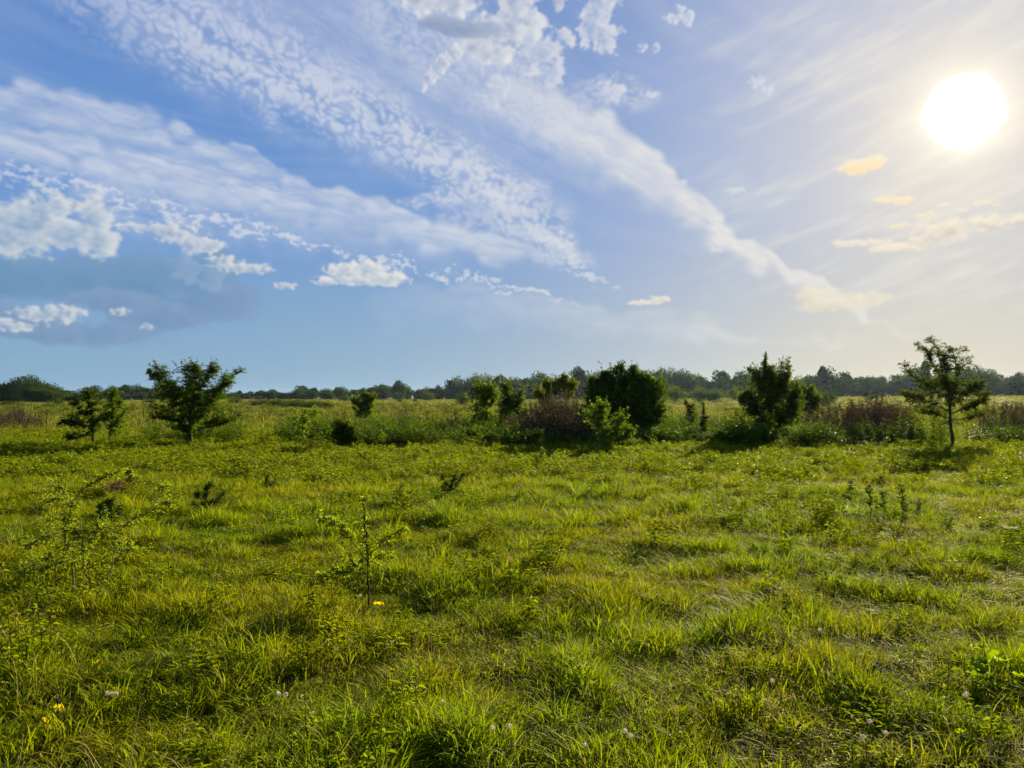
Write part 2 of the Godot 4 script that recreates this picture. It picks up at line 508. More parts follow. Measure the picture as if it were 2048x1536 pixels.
func kind_tint(x: float, z: float) -> Color:      # yellower and greener kinds of grass grow in patches
	var y := clampf(0.5 + 0.9 * patch.get_noise_2d(x * 0.5 - 70.0, z * 0.6) + 0.4 * wide.get_noise_2d(x * 0.12, z * 0.12), 0.0, 1.0)
	return Color(0.84, 1.02, 0.85).lerp(Color(1.14, 1.04, 0.9), y)

var grass_mat: StandardMaterial3D
var leaf_mat: StandardMaterial3D
var far_mat: StandardMaterial3D
var bark_mat: StandardMaterial3D
var dead_mat: StandardMaterial3D

func make_ground() -> void:
	var rings := PackedFloat32Array([0.0])
	var r := 0.5
	while r < 1600.0:
		rings.append(r)
		r *= 1.035
	var spokes := 300
	var v := PackedVector3Array()
	var c := PackedColorArray()
	var idx := PackedInt32Array()
	for k in rings.size():
		for s in spokes:
			var a := TAU * s / spokes
			var x := sin(a) * rings[k]
			var z := -cos(a) * rings[k]
			v.append(Vector3(x, land(x, z), z))
			var moss := clampf(0.5 + 0.8 * patch.get_noise_2d(x * 0.4, z * 0.5), 0.0, 1.0)
			var soil := Color(0.042, 0.034, 0.018).lerp(Color(0.036, 0.044, 0.012), moss)
			c.append(soil.lerp(Color(0.080, 0.076, 0.036), hay_share(x, z)))      # straw litter covers the soil of the hay field
	for k in rings.size() - 1:
		for s in spokes:
			var p := k * spokes + s
			var q := k * spokes + (s + 1) % spokes
			idx.append_array(PackedInt32Array([p, p + spokes, q, q, p + spokes, q + spokes]))
	var st := SurfaceTool.new()
	st.begin(Mesh.PRIMITIVE_TRIANGLES)
	for k in v.size():
		st.set_color(c[k])
		st.add_vertex(v[k])
	for k in idx:
		st.add_index(k)
	st.generate_normals()
	var m := StandardMaterial3D.new()
	m.resource_name = "meadow_soil"
	m.vertex_color_use_as_albedo = true
	m.roughness = 1.0
	m.metallic_specular = 0.2
	var fn := FastNoiseLite.new()
	set_noise(fn, 51, FastNoiseLite.TYPE_SIMPLEX_SMOOTH, 0.02, 5)
	var tex := NoiseTexture2D.new()
	tex.width = 512
	tex.height = 512
	tex.seamless = true
	tex.noise = fn
	var ramp := Gradient.new()
	ramp.set_color(0, Color(0.62, 0.60, 0.55))
	ramp.set_color(1, Color(1, 1, 1))
	tex.color_ramp = ramp
	m.albedo_texture = tex
	m.uv1_triplanar = true
	m.uv1_world_triplanar = true
	m.uv1_scale = Vector3(0.31, 0.31, 0.31)
	st.set_material(m)
	var g := MeshInstance3D.new()
	g.name = "ground"
	g.mesh = st.commit()
	add_child(g)
	g.set_meta("kind", "structure")
	g.set_meta("label", "gently uneven meadow soil under the grass and hay field")
	g.set_meta("category", "ground")

func grass_clump(blades: int, radius: float, h0: float, h1: float, width: float, segs: int, reach: float, straw: float, kind := Color(0.160, 0.194, 0.007)) -> Mesh:
	var s := Shape.new()
	for k in blades:
		var a := rng.randf() * TAU
		var rr := radius * sqrt(rng.randf())
		var p := Vector3(cos(a) * rr, -0.02, sin(a) * rr)
		var b := a + rng.randf_range(-1.2, 1.2)
		var h := rng.randf_range(h0, h1)
		var col := varied(kind, 0.3)
		if rng.randf() < straw:
			col = varied(Color(0.23, 0.195, 0.09), 0.3)
			h *= rng.randf_range(0.6, 1.15)
		s.blade(p, Vector3(cos(b), 0, sin(b)), h, h * reach * rng.randf_range(0.25, 1.25), width * rng.randf_range(0.7, 1.3), segs, col, rng.randf_range(-1.1, 1.1))
	return s.mesh(grass_mat)

func weed_clump(stems: int, radius: float, height: float, leaves: int, length: float, width: float, level: float, kind := Color(0.140, 0.172, 0.008)) -> Mesh:
	var s := Shape.new()
	for k in stems:
		var a := rng.randf() * TAU
		var rr := radius * sqrt(rng.randf())
		var p := Vector3(cos(a) * rr, -0.02, sin(a) * rr)
		var lean := Vector3(cos(a), 0, sin(a)) * rng.randf_range(0.0, 0.35)
		var h := height * rng.randf_range(0.6, 1.15)
		var top := p + (Vector3.UP + lean) * h
		s.tube(PackedVector3Array([p, top]), 0.0022, 0.001, 3, Color(0.06, 0.08, 0.02))
		var own := varied(kind, 0.22)
		for l in leaves:
			var t := lerpf(0.25, 1.0, pow(float(l) / leaves, 0.8))
			var turn := l * 2.4 + rng.randf() * 0.8
			var dir := Vector3(cos(turn), rng.randf_range(-0.1, 0.75) * (1.0 - level), sin(turn)).normalized()
			var side := dir.cross(Vector3.UP).normalized()
			side = side.rotated(dir, rng.randf_range(-0.5, 0.5))
			var up := side.cross(dir).normalized()
			s.leaf(p.lerp(top, t), dir, side, up, length * rng.randf_range(0.6, 1.15) * (1.15 - 0.4 * t), width * rng.randf_range(0.7, 1.15) * (1.15 - 0.4 * t), 0.14, rng.randf_range(0.0, 0.35), varied(own, 0.18))
	return s.mesh(leaf_mat)

func stalk_plant(height: float, col: Color, head: Color, leaves: int) -> Mesh:   # a dried upright weed
	var s := Shape.new()
	var bend := Vector3(rng.randf_range(-0.12, 0.12), 0, rng.randf_range(-0.12, 0.12)) * height
	var pts := PackedVector3Array()
	for k in 4:
		var t := k / 3.0
		pts.append(Vector3.UP * (height * t - 0.03) + bend * t * t)
	s.tube(pts, 0.0055, 0.0025, 3, col)
	for l in leaves:
		var t := rng.randf_range(0.12, 0.98)
		var turn := rng.randf() * TAU
		var dir := Vector3(cos(turn), rng.randf_range(-0.4, 0.9), sin(turn)).normalized()
		var side := dir.cross(Vector3.UP).normalized()
		var big := lerpf(0.13, 0.07, t)
		s.leaf(Vector3.UP * (height * t) + bend * t * t, dir, side, side.cross(dir), big * rng.randf_range(0.6, 1.3), big * 0.22, 0.1, rng.randf_range(0.0, 0.5), varied(col.lerp(head, rng.randf() * 0.6), 0.3))
	for l in 9:
		var t := rng.randf_range(0.82, 1.03)
		var dir := (rand_unit() + Vector3.UP * 0.8).normalized()
		var side := dir.cross(Vector3(0.3, 0.2, 0.9)).normalized()
		s.leaf(Vector3.UP * (height * t) + bend * t * t, dir, side, side.cross(dir), 0.06, 0.022, 0.1, 0.1, varied(head, 0.3))
	return s.mesh(dead_mat)

func scatter(near: float, far: float, density: float, margin: float) -> PackedVector3Array:   # even random spots on the meadow in front of the camera
	var out := PackedVector3Array()
	var side := far * 0.70 + margin
	var area := 2.0 * side * (far - near)
	for k in int(area * density):
		var z := -rng.randf_range(near, far)
		var x := rng.randf_range(-side, side)
		if absf(x) < -z * 0.70 + margin:
			out.append(Vector3(x, land(x, z), z))
	return out

func grow(called: String, label: String, category: String, meshes: Array, spots: PackedVector3Array, pick: int, scale: float) -> void:
	# pick 0: grass, 1: weeds, 2: anywhere, 3: hay; heights and tints follow the patches of the meadow
	var where := []
	var tints := []
	for m in meshes:
		var w: Array[Transform3D] = []
		where.append(w)
		tints.append(PackedColorArray())
	for p in spots:
		var weed := weediness(p.x, p.z)
		var chance := rng.randf()
		if pick == 0 and chance < weed * 0.55 or pick == 1 and chance > weed:
			continue
		if pick == 0 and rng.randf() < hay_share(p.x, p.z) or pick == 3 and rng.randf() > hay_share(p.x, p.z):
			continue
		var t := tallness(p.x, p.z)
		var k := scale * rng.randf_range(0.75, 1.25)
		var b := Basis(Vector3.UP, rng.randf() * TAU).scaled(Vector3(k, k * t, k))
		b = Basis(Vector3(rng.randf_range(-1, 1), 0, rng.randf_range(-1, 1)).normalized(), rng.randf() * 0.22) * b
		var n := rng.randi() % meshes.size()
		where[n].append(Transform3D(b, p))
		var c := kind_tint(p.x, p.z)
		var v := rng.randf_range(0.8, 1.2)
		if pick == 1:
			c = c.lerp(Color(0.98, 1.02, 0.9), 0.6)
		tints[n].append(Color(c.r * v, c.g * v, c.b * v))
	for n in meshes.size():
		if where[n].size():
			stuff(called, label, category, meshes[n], where[n], tints[n])

func make_sward() -> void:
	var fine := []
	for k in 4:
		fine.append(grass_clump(32, 0.085, 0.07, 0.155, 0.0052, 3, 0.8, 0.03))
	for k in 2:
		fine.append(grass_clump(26, 0.075, 0.09, 0.20, 0.0058, 4, 0.75, 0.06))
	grow("meadow_grass", "fine green and yellow-green meadow grass close by", "grass", fine, scatter(2.2, 9.0, 225.0, 1.6), 0, 1.0)
	grow("meadow_grass", "fine green and yellow-green meadow grass close by", "grass", fine, scatter(9.0, 17.0, 112.0, 2.0), 0, 1.25)
	var low := []
	for k in 3:
		low.append(weed_clump(9, 0.08, 0.12, 7, 0.034, 0.019, 0.5))
	for k in 2:
		low.append(weed_clump(5, 0.07, 0.20, 10, 0.06, 0.016, 0.2))
	grow("meadow_weeds", "low broad-leaved weeds among the grass", "weeds", low, scatter(2.2, 9.0, 60.0, 1.6), 1, 1.0)
	grow("meadow_weeds", "low broad-leaved weeds among the grass", "weeds", low, scatter(9.0, 17.0, 38.0, 2.0), 1, 1.25)
	var mid := []
	for k in 4:
		mid.append(grass_clump(20, 0.15, 0.10, 0.20, 0.010, 3, 0.7, 0.03))
	grow("meadow_grass", "green meadow grass between the weeds and shrubs", "grass", mid, scatter(16.0, 38.0, 34.0, 3.0), 0, 1.0)
	var midw := []
	for k in 4:
		midw.append(weed_clump(6, 0.16, 0.20, 8, 0.075, 0.042, 0.6))
	grow("leafy_weeds", "bright leafy weeds in a strip before the shrubs", "weeds", midw, scatter(13.0, 37.0, 26.0, 3.0), 1, 1.0)
	var hay := []
	for k in 4:
		hay.append(grass_clump(20, 0.40, 0.16, 0.34, 0.028, 2, 0.6, 0.16, Color(0.088, 0.106, 0.030)))
	grow("hay_grass", "dry pale grass of the hay field", "grass", hay, scatter(29.0, 100.0, 5.5, 4.0), 3, 1.0)
	var hay2 := []
	for k in 3:
		hay2.append(grass_clump(20, 1.3, 0.18, 0.36, 0.09, 2, 0.5, 0.16, Color(0.088, 0.106, 0.030)))
	grow("hay_grass", "dry pale grass of the hay field", "grass", hay2, scatter(95.0, 420.0, 0.34, 6.0), 3, 1.0)
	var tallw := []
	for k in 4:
		tallw.append(weed_clump(9, 0.30, 0.58, 12, 0.10, 0.055, 0.5, Color(0.058, 0.094, 0.012)))  # leaf colour darkened to stand in for the broad shadow of the shrubs
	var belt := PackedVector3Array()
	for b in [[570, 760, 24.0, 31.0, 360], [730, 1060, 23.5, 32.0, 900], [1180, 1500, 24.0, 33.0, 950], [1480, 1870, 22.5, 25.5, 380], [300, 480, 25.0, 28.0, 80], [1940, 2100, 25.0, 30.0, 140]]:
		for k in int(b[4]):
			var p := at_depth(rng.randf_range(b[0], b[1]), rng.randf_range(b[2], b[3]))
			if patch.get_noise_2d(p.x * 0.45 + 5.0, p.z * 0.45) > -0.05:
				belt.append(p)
	grow("tall_leafy_weeds", "knee-high leafy weeds, colour darkened in place of shade, round the feet of the shrubs", "weeds", tallw, belt, 2, 1.0)
	var tuft := []
	for k in 3:
		tuft.append(weed_clump(10, 0.35, 0.5, 8, 0.16, 0.06, 0.3, Color(0.07, 0.085, 0.02)))
	grow("hay_weeds", "scattered dark weed tufts in the hay field", "weeds", tuft, scatter(35.0, 140.0, 0.10, 4.0), 3, 1.1)
	# thin straw-coloured stems standing out of the grass
	var stems := []
	for k in 3:
		var s := Shape.new()
		for j in 5:
			var a := rng.randf() * TAU
			var p := Vector3(cos(a), 0, sin(a)) * rng.randf() * 0.12
			var b := a + rng.randf_range(-1, 1)
			var h := rng.randf_range(0.28, 0.5)
			var col := varied(Color(0.25, 0.21, 0.10), 0.3)
			s.blade(p, Vector3(cos(b), 0, sin(b)), h, h * rng.randf_range(0.15, 0.8), 0.0032, 4, col, rng.randf_range(-1.1, 1.1))
		stems.append(s.mesh(dead_mat))
	grow("dry_stems", "thin straw-coloured dead stems among the grass", "stems", stems, scatter(2.2, 16.0, 2.6, 1.6), 2, 0.85)

# ---------------------------------------------------------------- shrubs and trees
func bend(pts: PackedVector3Array, steps: int, jitter: float) -> PackedVector3Array:
	var out := PackedVector3Array()
	for k in pts.size() - 1:
		for s in steps:
			var a := pts[maxi(k - 1, 0)]
			var d := pts[mini(k + 2, pts.size() - 1)]
			var q := pts[k].cubic_interpolate(pts[k + 1], a, d, float(s) / steps)
			if k + s > 0:
				q += rand_unit() * jitter
			out.append(q)
	out.append(pts[pts.size() - 1])
	return out

# o: base [x, y] in photo pixels (or depth), limbs [[radius, [x, y], [x, y] ...]], blobs [[x, y, rx, ry, twigs]], leaf [length, width], leaves per twig, col, level (leaves lie flat), bark
func shrub(called: String, label: String, category: String, o: Dictionary) -> Node3D:
	var bx: float = o.base[0]
	var by: float = o.base[1]
	var pos: Vector3 = at_depth(bx, o.depth) if o.has("depth") else spot(bx, by)
	var m: float = -pos.z / FOCAL
	if o.has("depth"):
		by = HORIZON + (EYE - pos.y) / m
	var t := thing(called, label, category, pos, o.get("group", ""))
	rng.seed = hash(label)
	var bark: Color = o.get("bark", Color(0.055, 0.045, 0.033))
	var col: Color = o.get("col", Color(0.06, 0.10, 0.014))
	var wood := Shape.new()
	wood.smooth = true
	var trunk := Shape.new()
	trunk.smooth = true
	var sk := PackedVector3Array()
	var lines := []
	var first := true
	for l in o.get("limbs", []):
		var pts := PackedVector3Array()
		var z0 := 0.0
		var slope := rng.randf_range(-0.5, 0.5)
		var px := Vector2(l[1][0], l[1][1])
		for k in range(1, l.size()):
			var q := Vector2(l[k][0], l[k][1])
			z0 += slope * (q - px).length() * m if not first else 0.0
			px = q
			pts.append(Vector3((q.x - bx) * m, (by - q.y) * m, z0))
		if first:
			pts[0].y = -0.06
		var line := bend(pts, 5, 0.006 if first else 0.012)
		(trunk if first else wood).tube(line, l[0], l[0] * (0.45 if first else 0.3), 7 if first else 5, varied(bark, 0.12))
		sk.append_array(line)
		lines.append(line)
		if not first:
			sk.append_array(line.slice(line.size() / 2))
		first = false
	if sk.is_empty():
		sk.append(Vector3(0, 0.02, 0))
	var crown := Shape.new()
	var leaf_k: float = o.get("leaf_k", 0.8)
	var leaf_l: float = o.leaf[0] * leaf_k
	var leaf_w: float = o.leaf[1] * leaf_k
	var per := int(o.get("leaves", 12) * float(o.get("more", 1.0)))
	var loose: float = o.get("loose", 0.04)
	var level: float = o.get("level", 0.3)
	var depth_k: float = o.get("deep", 0.85)
	var twig: float = o.get("twig", 0.55)
	var ends := []            # twigs: [where it leaves the wood, its tip, leaves]
	for b in o.blobs:
		for k in int(b[4] * float(o.get("fill", 1.0))):
			var u := rand_unit() * pow(rng.randf(), 0.45) * (1.0 + absf(rng.randfn(0.0, 0.2)))
			var p := Vector3((b[0] - bx + u.x * b[2]) * m, (by - b[1] + u.y * b[3]) * m, u.z * b[2] * m * depth_k)
			p.y = maxf(p.y, 0.03)
			var near := sk[0]
			var best := 1e9
			for s in sk:
				var d := (s - p).length_squared() + 2.0 * maxf(0.0, s.y - p.y) * maxf(0.0, s.y - p.y)
				if d < best:
					best = d
					near = s
			ends.append([near, p, per, loose])
	var many := ends.size()
	for k in int(o.get("shoots", 0)):
		var e: Array = ends[rng.randi() % many]
		var away: Vector3 = (e[1] - Vector3(0, 0.9, 0)).normalized()
		var tip: Vector3 = e[1] + (away * 0.8 + Vector3.UP * 0.55 + rand_unit() * 0.45) * rng.randf_range(0.06, 0.26)
		ends.append([e[1], tip, 10, 0.02])
	for line: PackedVector3Array in lines:
		var reach := 0.0
		for k in line.size() - 1:
			reach += line[k].distance_to(line[k + 1])
		for k in int(reach / o.get("spray", 0.07)):
			var f := rng.randf_range(0.35, 1.0) * (line.size() - 1.001)
			var q: Vector3 = line[int(f)].lerp(line[int(f) + 1], fposmod(f, 1.0))
			var ahead: Vector3 = (line[int(f) + 1] - line[int(f)]).normalized()
			var dir := (ahead * 0.9 + rand_unit() * Vector3(1, 1.0 - level * 0.6, 1)).normalized()
			ends.append([q, q + dir * rng.randf_range(0.08, 0.30) * twig / 0.55, per / 2 + 1, 0.03])
	for e in ends:
		var near: Vector3 = e[0]
		var p: Vector3 = e[1]
		var out := p - near
		var span := minf(out.length(), twig)
		var start := p - out.normalized() * span
		var mid := start.lerp(p, 0.5) + Vector3.UP * span * 0.08 + rand_unit() * span * 0.06
		wood.tube(PackedVector3Array([near, start.lerp(near, 0.35) + rand_unit() * 0.02, mid, p]) if out.length() > span * 1.2 else PackedVector3Array([near, mid, p]), 0.004, 0.0013, 3, varied(bark, 0.2))
		var own := varied(col, 0.16)
		for l in int(e[2]):
			var f := 1.0 - pow(rng.randf(), 1.4) * 0.95
			var q := start.lerp(mid, f * 2.0) if f < 0.5 else mid.lerp(p, f * 2.0 - 1.0)
			var dir := (out.normalized() * 0.7 + rand_unit()).normalized()
			dir.y *= 1.0 - level * 0.7
			dir.y += o.get("lift", 0.0)
			dir = dir.normalized()
			var side := dir.cross(Vector3.UP + rand_unit() * (1.0 - level) * 0.9).normalized()
			var up := side.cross(dir)
			var k2 := rng.randf_range(0.6, 1.25)
			var lc := varied(own, 0.2)
			if o.has("turning") and rng.randf() < float(o.turning):
				lc = varied(Color(0.17, 0.13, 0.02), 0.3)
			crown.leaf(q + rand_unit() * float(e[3]) * rng.randf(), dir, side, up, leaf_l * k2, leaf_w * k2, 0.12, rng.randf_range(0.0, 0.35), lc)
	if trunk.v.size():
		part(t, "trunk", trunk.mesh(bark_mat))
	if wood.v.size():
		part(t, "branches", wood.mesh(bark_mat))
	part(t, "crown", crown.mesh(o.get("mat", leaf_mat)))
	return t

func make_shrubs() -> void:
	var green := Color(0.085, 0.135, 0.014)
	var fresh := Color(0.13, 0.19, 0.016)
	var dark := Color(0.055, 0.09, 0.014)
	# left pair
	shrub("small_tree", "small dark tree with flat layered boughs and bare lower trunk", "tree", {"base": [185, 894], "leaf": [0.11, 0.04], "leaves": 18, "level": 0.8, "col": dark,
		"limbs": [[0.045, [185, 894], [186, 870], [184, 850], [182, 820], [178, 785]], [0.02, [184, 855], [165, 848], [135, 842]], [0.018, [186, 868], [165, 872], [140, 875]], [0.018, [184, 850], [200, 840], [215, 835]], [0.016, [182, 830], [160, 815], [145, 800]], [0.015, [181, 815], [195, 800], [205, 790]]],
		"blobs": [[152, 846, 32, 11, 70], [196, 846, 24, 12, 45], [165, 828, 32, 9, 50], [170, 800, 26, 18, 60], [188, 812, 22, 16, 40], [142, 872, 16, 9, 30], [176, 866, 20, 8, 20], [175, 785, 14, 8, 18]]})
	shrub("small_tree", "slender loose-crowned small tree beside the flat-boughed one", "tree", {"base": [219, 893], "leaf": [0.11, 0.045], "leaves": 12, "level": 0.5, "col": green,
		"limbs": [[0.03, [219, 893], [219, 870], [222, 845], [224, 815], [226, 785]], [0.014, [221, 855], [235, 840], [252, 828]], [0.012, [222, 846], [208, 830]], [0.012, [224, 825], [240, 805]]],
		"blobs": [[238, 845, 22, 20, 50], [216, 828, 18, 16, 36], [232, 810, 22, 22, 55], [226, 788, 16, 12, 26], [228, 866, 16, 7, 12]]})
	# spreading tree
	shrub("spreading_tree", "spreading feathery tree with fanning upper boughs and dense dark middle", "tree", {"base": [380, 893], "leaf": [0.115, 0.036], "leaves": 19, "level": 0.75, "col": Color(0.07, 0.115, 0.016), "twig": 0.5, "fill": 0.75, "shoots": 150, "spray": 0.05,
		"limbs": [[0.07, [380, 893], [380, 865], [379, 835], [378, 800]], [0.03, [379, 845], [350, 800], [320, 765], [297, 745]], [0.026, [379, 835], [355, 785], [338, 750], [328, 733]], [0.028, [379, 820], [378, 780], [370, 750], [362, 733]], [0.026, [379, 825], [388, 780], [388, 745], [386, 730]], [0.028, [380, 830], [402, 780], [420, 745], [430, 731]], [0.026, [380, 840], [410, 790], [440, 755], [460, 740]], [0.024, [380, 850], [420, 800], [445, 775], [464, 766]], [0.024, [380, 866], [405, 856], [440, 848], [474, 830]], [0.02, [379, 855], [350, 840], [315, 835]], [0.018, [380, 862], [355, 858], [340, 852]]],
		"blobs": [[380, 800, 66, 34, 330], [345, 805, 42, 30, 130], [418, 812, 44, 34, 170], [380, 768, 40, 26, 120], [405, 838, 46, 16, 100], [445, 840, 26, 9, 40], [335, 834, 24, 7, 36], [372, 850, 16, 26, 90], [352, 856, 14, 5, 14], [310, 752, 13, 9, 26], [297, 742, 8, 5, 9], [330, 742, 10, 10, 22], [345, 772, 18, 14, 40], [362, 740, 10, 8, 18], [386, 736, 14, 9, 30], [403, 752, 20, 16, 44], [428, 742, 13, 10, 28], [446, 750, 14, 8, 22], [456, 770, 14, 7, 18], [440, 782, 20, 12, 34], [378, 885, 12, 12, 20]]})
	shrub("sapling", "bright loose sapling rising from the leafy weeds near the hay field", "sapling", {"base": [602, 892], "leaf": [0.10, 0.055], "leaves": 9, "col": fresh,
		"limbs": [[0.012, [602, 892], [604, 865], [612, 840], [625, 822]], [0.007, [603, 868], [592, 845], [582, 815]], [0.007, [607, 855], [608, 835], [612, 818]], [0.006, [615, 838], [630, 828], [638, 824]]],
		"blobs": [[604, 872, 16, 16, 34], [610, 846, 14, 14, 24], [622, 828, 10, 9, 12], [588, 838, 9, 14, 12], [581, 818, 6, 6, 6], [612, 820, 5, 5, 5], [634, 824, 6, 4, 6]]})
	shrub("low_shrub", "low rounded dark shrub with russet top leaves", "shrub", {"base": [692, 902], "leaf_k": 0.78, "more": 1.5, "fill": 1.45, "shoots": 160, "loose": 0.09, "spray": 0.12, "leaf": [0.09, 0.05], "leaves": 12, "col": dark, "turning": 0.07,
		"limbs": [[0.02, [692, 902], [691, 880], [688, 855]], [0.01, [692, 890], [705, 865], [712, 850]], [0.01, [691, 888], [678, 865], [672, 848]]],
		"blobs": [[688, 874, 22, 20, 110], [682, 848, 18, 8, 24], [702, 858, 14, 12, 30], [714, 880, 8, 14, 22]]})
	shrub("young_tree", "young narrow tree standing alone in the hay field", "tree", {"base": [727, 842], "leaf_k": 0.78, "more": 1.25, "fill": 0.95, "shoots": 160, "loose": 0.09, "spray": 0.12, "leaf": [0.22, 0.12], "leaves": 10, "col": green, "twig": 0.9,
		"limbs": [[0.035, [727, 842], [727, 825], [732, 800], [742, 788]], [0.018, [728, 825], [715, 805], [710, 795]], [0.016, [730, 812], [745, 800], [752, 796]]],
		"blobs": [[727, 828, 18, 11, 60], [728, 810, 14, 12, 50], [736, 796, 12, 9, 26], [712, 803, 6, 7, 10], [748, 797, 5, 4, 6]]})
	shrub("upright_shrub", "upright yellow-green shrub left of its darker twin", "shrub", {"base": [962, 870], "leaf_k": 0.78, "more": 1.25, "fill": 0.95, "shoots": 160, "loose": 0.09, "spray": 0.12, "leaf": [0.12, 0.075], "leaves": 12, "col": Color(0.12, 0.165, 0.015), "turning": 0.03,
		"limbs": [[0.03, [962, 870], [964, 840], [968, 805], [975, 775]], [0.016, [963, 850], [952, 815], [955, 785]], [0.016, [964, 840], [985, 805], [995, 780]]],
		"blobs": [[962, 836, 26, 32, 160], [968, 792, 28, 22, 130], [985, 780, 14, 12, 36], [956, 778, 10, 9, 24], [975, 848, 24, 24, 90], [948, 852, 14, 18, 50]]})
	shrub("upright_shrub", "dark upright twin shrub right of the yellow-green one", "shrub", {"base": [1021, 872], "leaf_k": 0.78, "more": 1.25, "fill": 0.95, "shoots": 160, "loose": 0.09, "spray": 0.12, "leaf": [0.12, 0.075], "leaves": 12, "col": Color(0.07, 0.115, 0.014),
		"limbs": [[0.03, [1021, 872], [1020, 840], [1015, 805], [1012, 778]], [0.016, [1020, 850], [1035, 815], [1042, 788]], [0.016, [1020, 845], [1005, 815]]],
		"blobs": [[1022, 838, 29, 32, 220], [1012, 800, 17, 24, 80], [1036, 802, 13, 18, 48], [1010, 778, 8, 9, 16], [1043, 784, 6, 8, 10], [1046, 828, 8, 8, 12], [1020, 862, 20, 10, 40]]})
	shrub("upright_weed", "small dark upright sapling with a curled tip", "sapling", {"base": [908, 868], "leaf": [0.09, 0.05], "leaves": 9, "col": dark,
		"limbs": [[0.01, [908, 868], [908, 850], [912, 835], [911, 824]], [0.006, [908, 856], [898, 840]]],
		"blobs": [[909, 856, 10, 10, 24], [913, 838, 5, 8, 12], [911, 826, 4, 3, 4], [898, 838, 4, 5, 5], [903, 862, 12, 6, 14]]})
	shrub("golden_tree", "small tree with yellowing leaves above the tall weeds", "tree", {"base": [1098, 846], "leaf_k": 0.78, "more": 1.25, "fill": 0.95, "shoots": 160, "loose": 0.09, "spray": 0.12, "leaf": [0.17, 0.10], "leaves": 11, "col": Color(0.12, 0.15, 0.015), "turning": 0.06, "twig": 0.7,
		"limbs": [[0.03, [1098, 846], [1098, 815], [1096, 785], [1092, 768]], [0.016, [1098, 815], [1084, 790], [1076, 780]], [0.016, [1097, 805], [1108, 785], [1112, 768]]],
		"blobs": [[1094, 800, 16, 20, 70], [1080, 790, 12, 12, 34], [1106, 778, 13, 13, 36], [1094, 772, 9, 7, 18], [1102, 825, 9, 12, 24]]})
	shrub("golden_tree", "open-branched small tree with yellow-tipped crown beside the big dark bush", "tree", {"base": [1132, 846], "leaf_k": 0.78, "more": 1.25, "fill": 0.95, "shoots": 160, "loose": 0.09, "spray": 0.12, "leaf": [0.17, 0.10], "leaves": 10, "col": Color(0.125, 0.145, 0.016), "turning": 0.10, "twig": 0.7,
		"limbs": [[0.03, [1132, 846], [1131, 815], [1130, 785], [1130, 756]], [0.014, [1131, 800], [1120, 780], [1112, 765]], [0.014, [1131, 795], [1142, 780], [1150, 765]]],
		"blobs": [[1132, 772, 13, 15, 44], [1146, 772, 9, 11, 26], [1120, 770, 8, 10, 18], [1130, 757, 6, 5, 9], [1136, 792, 9, 8, 18]]})
	# the big dark bush
	shrub("big_bush", "big dense dark bush with a ragged leafy top", "bush", {"base": [1252, 887], "leaf_k": 0.78, "more": 1.5, "fill": 1.6, "shoots": 420, "loose": 0.09, "spray": 0.12, "leaf": [0.11, 0.065], "leaves": 13, "col": Color(0.065, 0.11, 0.014), "twig": 0.6,
		"limbs": [[0.06, [1252, 887], [1252, 840], [1250, 800], [1246, 760], [1240, 738]], [0.035, [1252, 850], [1215, 815], [1190, 780], [1185, 760]], [0.035, [1252, 850], [1290, 810], [1310, 780], [1318, 765]], [0.03, [1251, 820], [1270, 780], [1268, 742]], [0.03, [1251, 820], [1225, 775], [1212, 750]], [0.03, [1252, 830], [1200, 830], [1180, 815]], [0.03, [1252, 835], [1300, 840], [1325, 825]]],
		"blobs": [[1250, 810, 66, 46, 620], [1215, 790, 40, 32, 190], [1295, 795, 36, 36, 200], [1240, 762, 36, 20, 120], [1285, 765, 30, 18, 90], [1190, 770, 18, 14, 40], [1200, 825, 30, 34, 120], [1310, 830, 22, 28, 110], [1240, 740, 14, 8, 26], [1266, 742, 10, 9, 20], [1216, 750, 12, 8, 18], [1318, 778, 16, 18, 44], [1180, 790, 12, 10, 18], [1255, 858, 60, 22, 220], [1205, 862, 24, 16, 60], [1205, 745, 7, 5, 6]]})
	shrub("leafy_sapling", "pale green leafy sapling in front of the big dark bush", "sapling", {"base": [1214, 907], "leaf_k": 0.78, "more": 1.25, "fill": 0.95, "shoots": 160, "loose": 0.09, "spray": 0.12, "leaf": [0.085, 0.055], "leaves": 11, "col": Color(0.11, 0.165, 0.026),
		"limbs": [[0.014, [1214, 907], [1213, 880], [1206, 850], [1200, 815]], [0.009, [1214, 890], [1235, 860], [1243, 832]], [0.009, [1213, 880], [1195, 850], [1182, 828]], [0.008, [1214, 888], [1250, 868], [1266, 858]]],
		"blobs": [[1202, 838, 20, 26, 90], [1205, 812, 11, 9, 22], [1185, 832, 10, 12, 22], [1238, 862, 20, 22, 70], [1243, 838, 8, 9, 16], [1258, 862, 12, 10, 20], [1215, 876, 22, 18, 70], [1250, 882, 16, 10, 26], [1220, 897, 12, 8, 18]]})
	var scrub_n := 0  # low scrub: some mounds real, more added to darken and shade the belt
	for b in [[752, 892, 30, 22, "beside the low russet-topped shrub"], [815, 888, 34, 24, "left of the small dark upright sapling"], [868, 884, 38, 30, "just left of the small dark upright sapling"], [935, 890, 32, 28, "in front of the yellow-green upright shrub"], [990, 893, 30, 24, "in front of the twin upright shrubs"], [1058, 893, 34, 30, "before the tall dull weeds"], [1120, 897, 36, 26, "at the foot of the tall dull weeds"], [1310, 892, 34, 28, "at the right foot of the big dark bush"], [1352, 890, 26, 24, "between the big dark bush and the cedars"], [1440, 890, 36, 26, "between the cedars and the tall dark shrub"], [1488, 894, 30, 30, "at the left foot of the tall dark shrub"], [1612, 894, 30, 22, "at the right foot of the tall dark shrub"]]:
		var bx: float = b[0]
		var by: float = b[1]
		var rx: float = b[2]
		var ry: float = b[3]
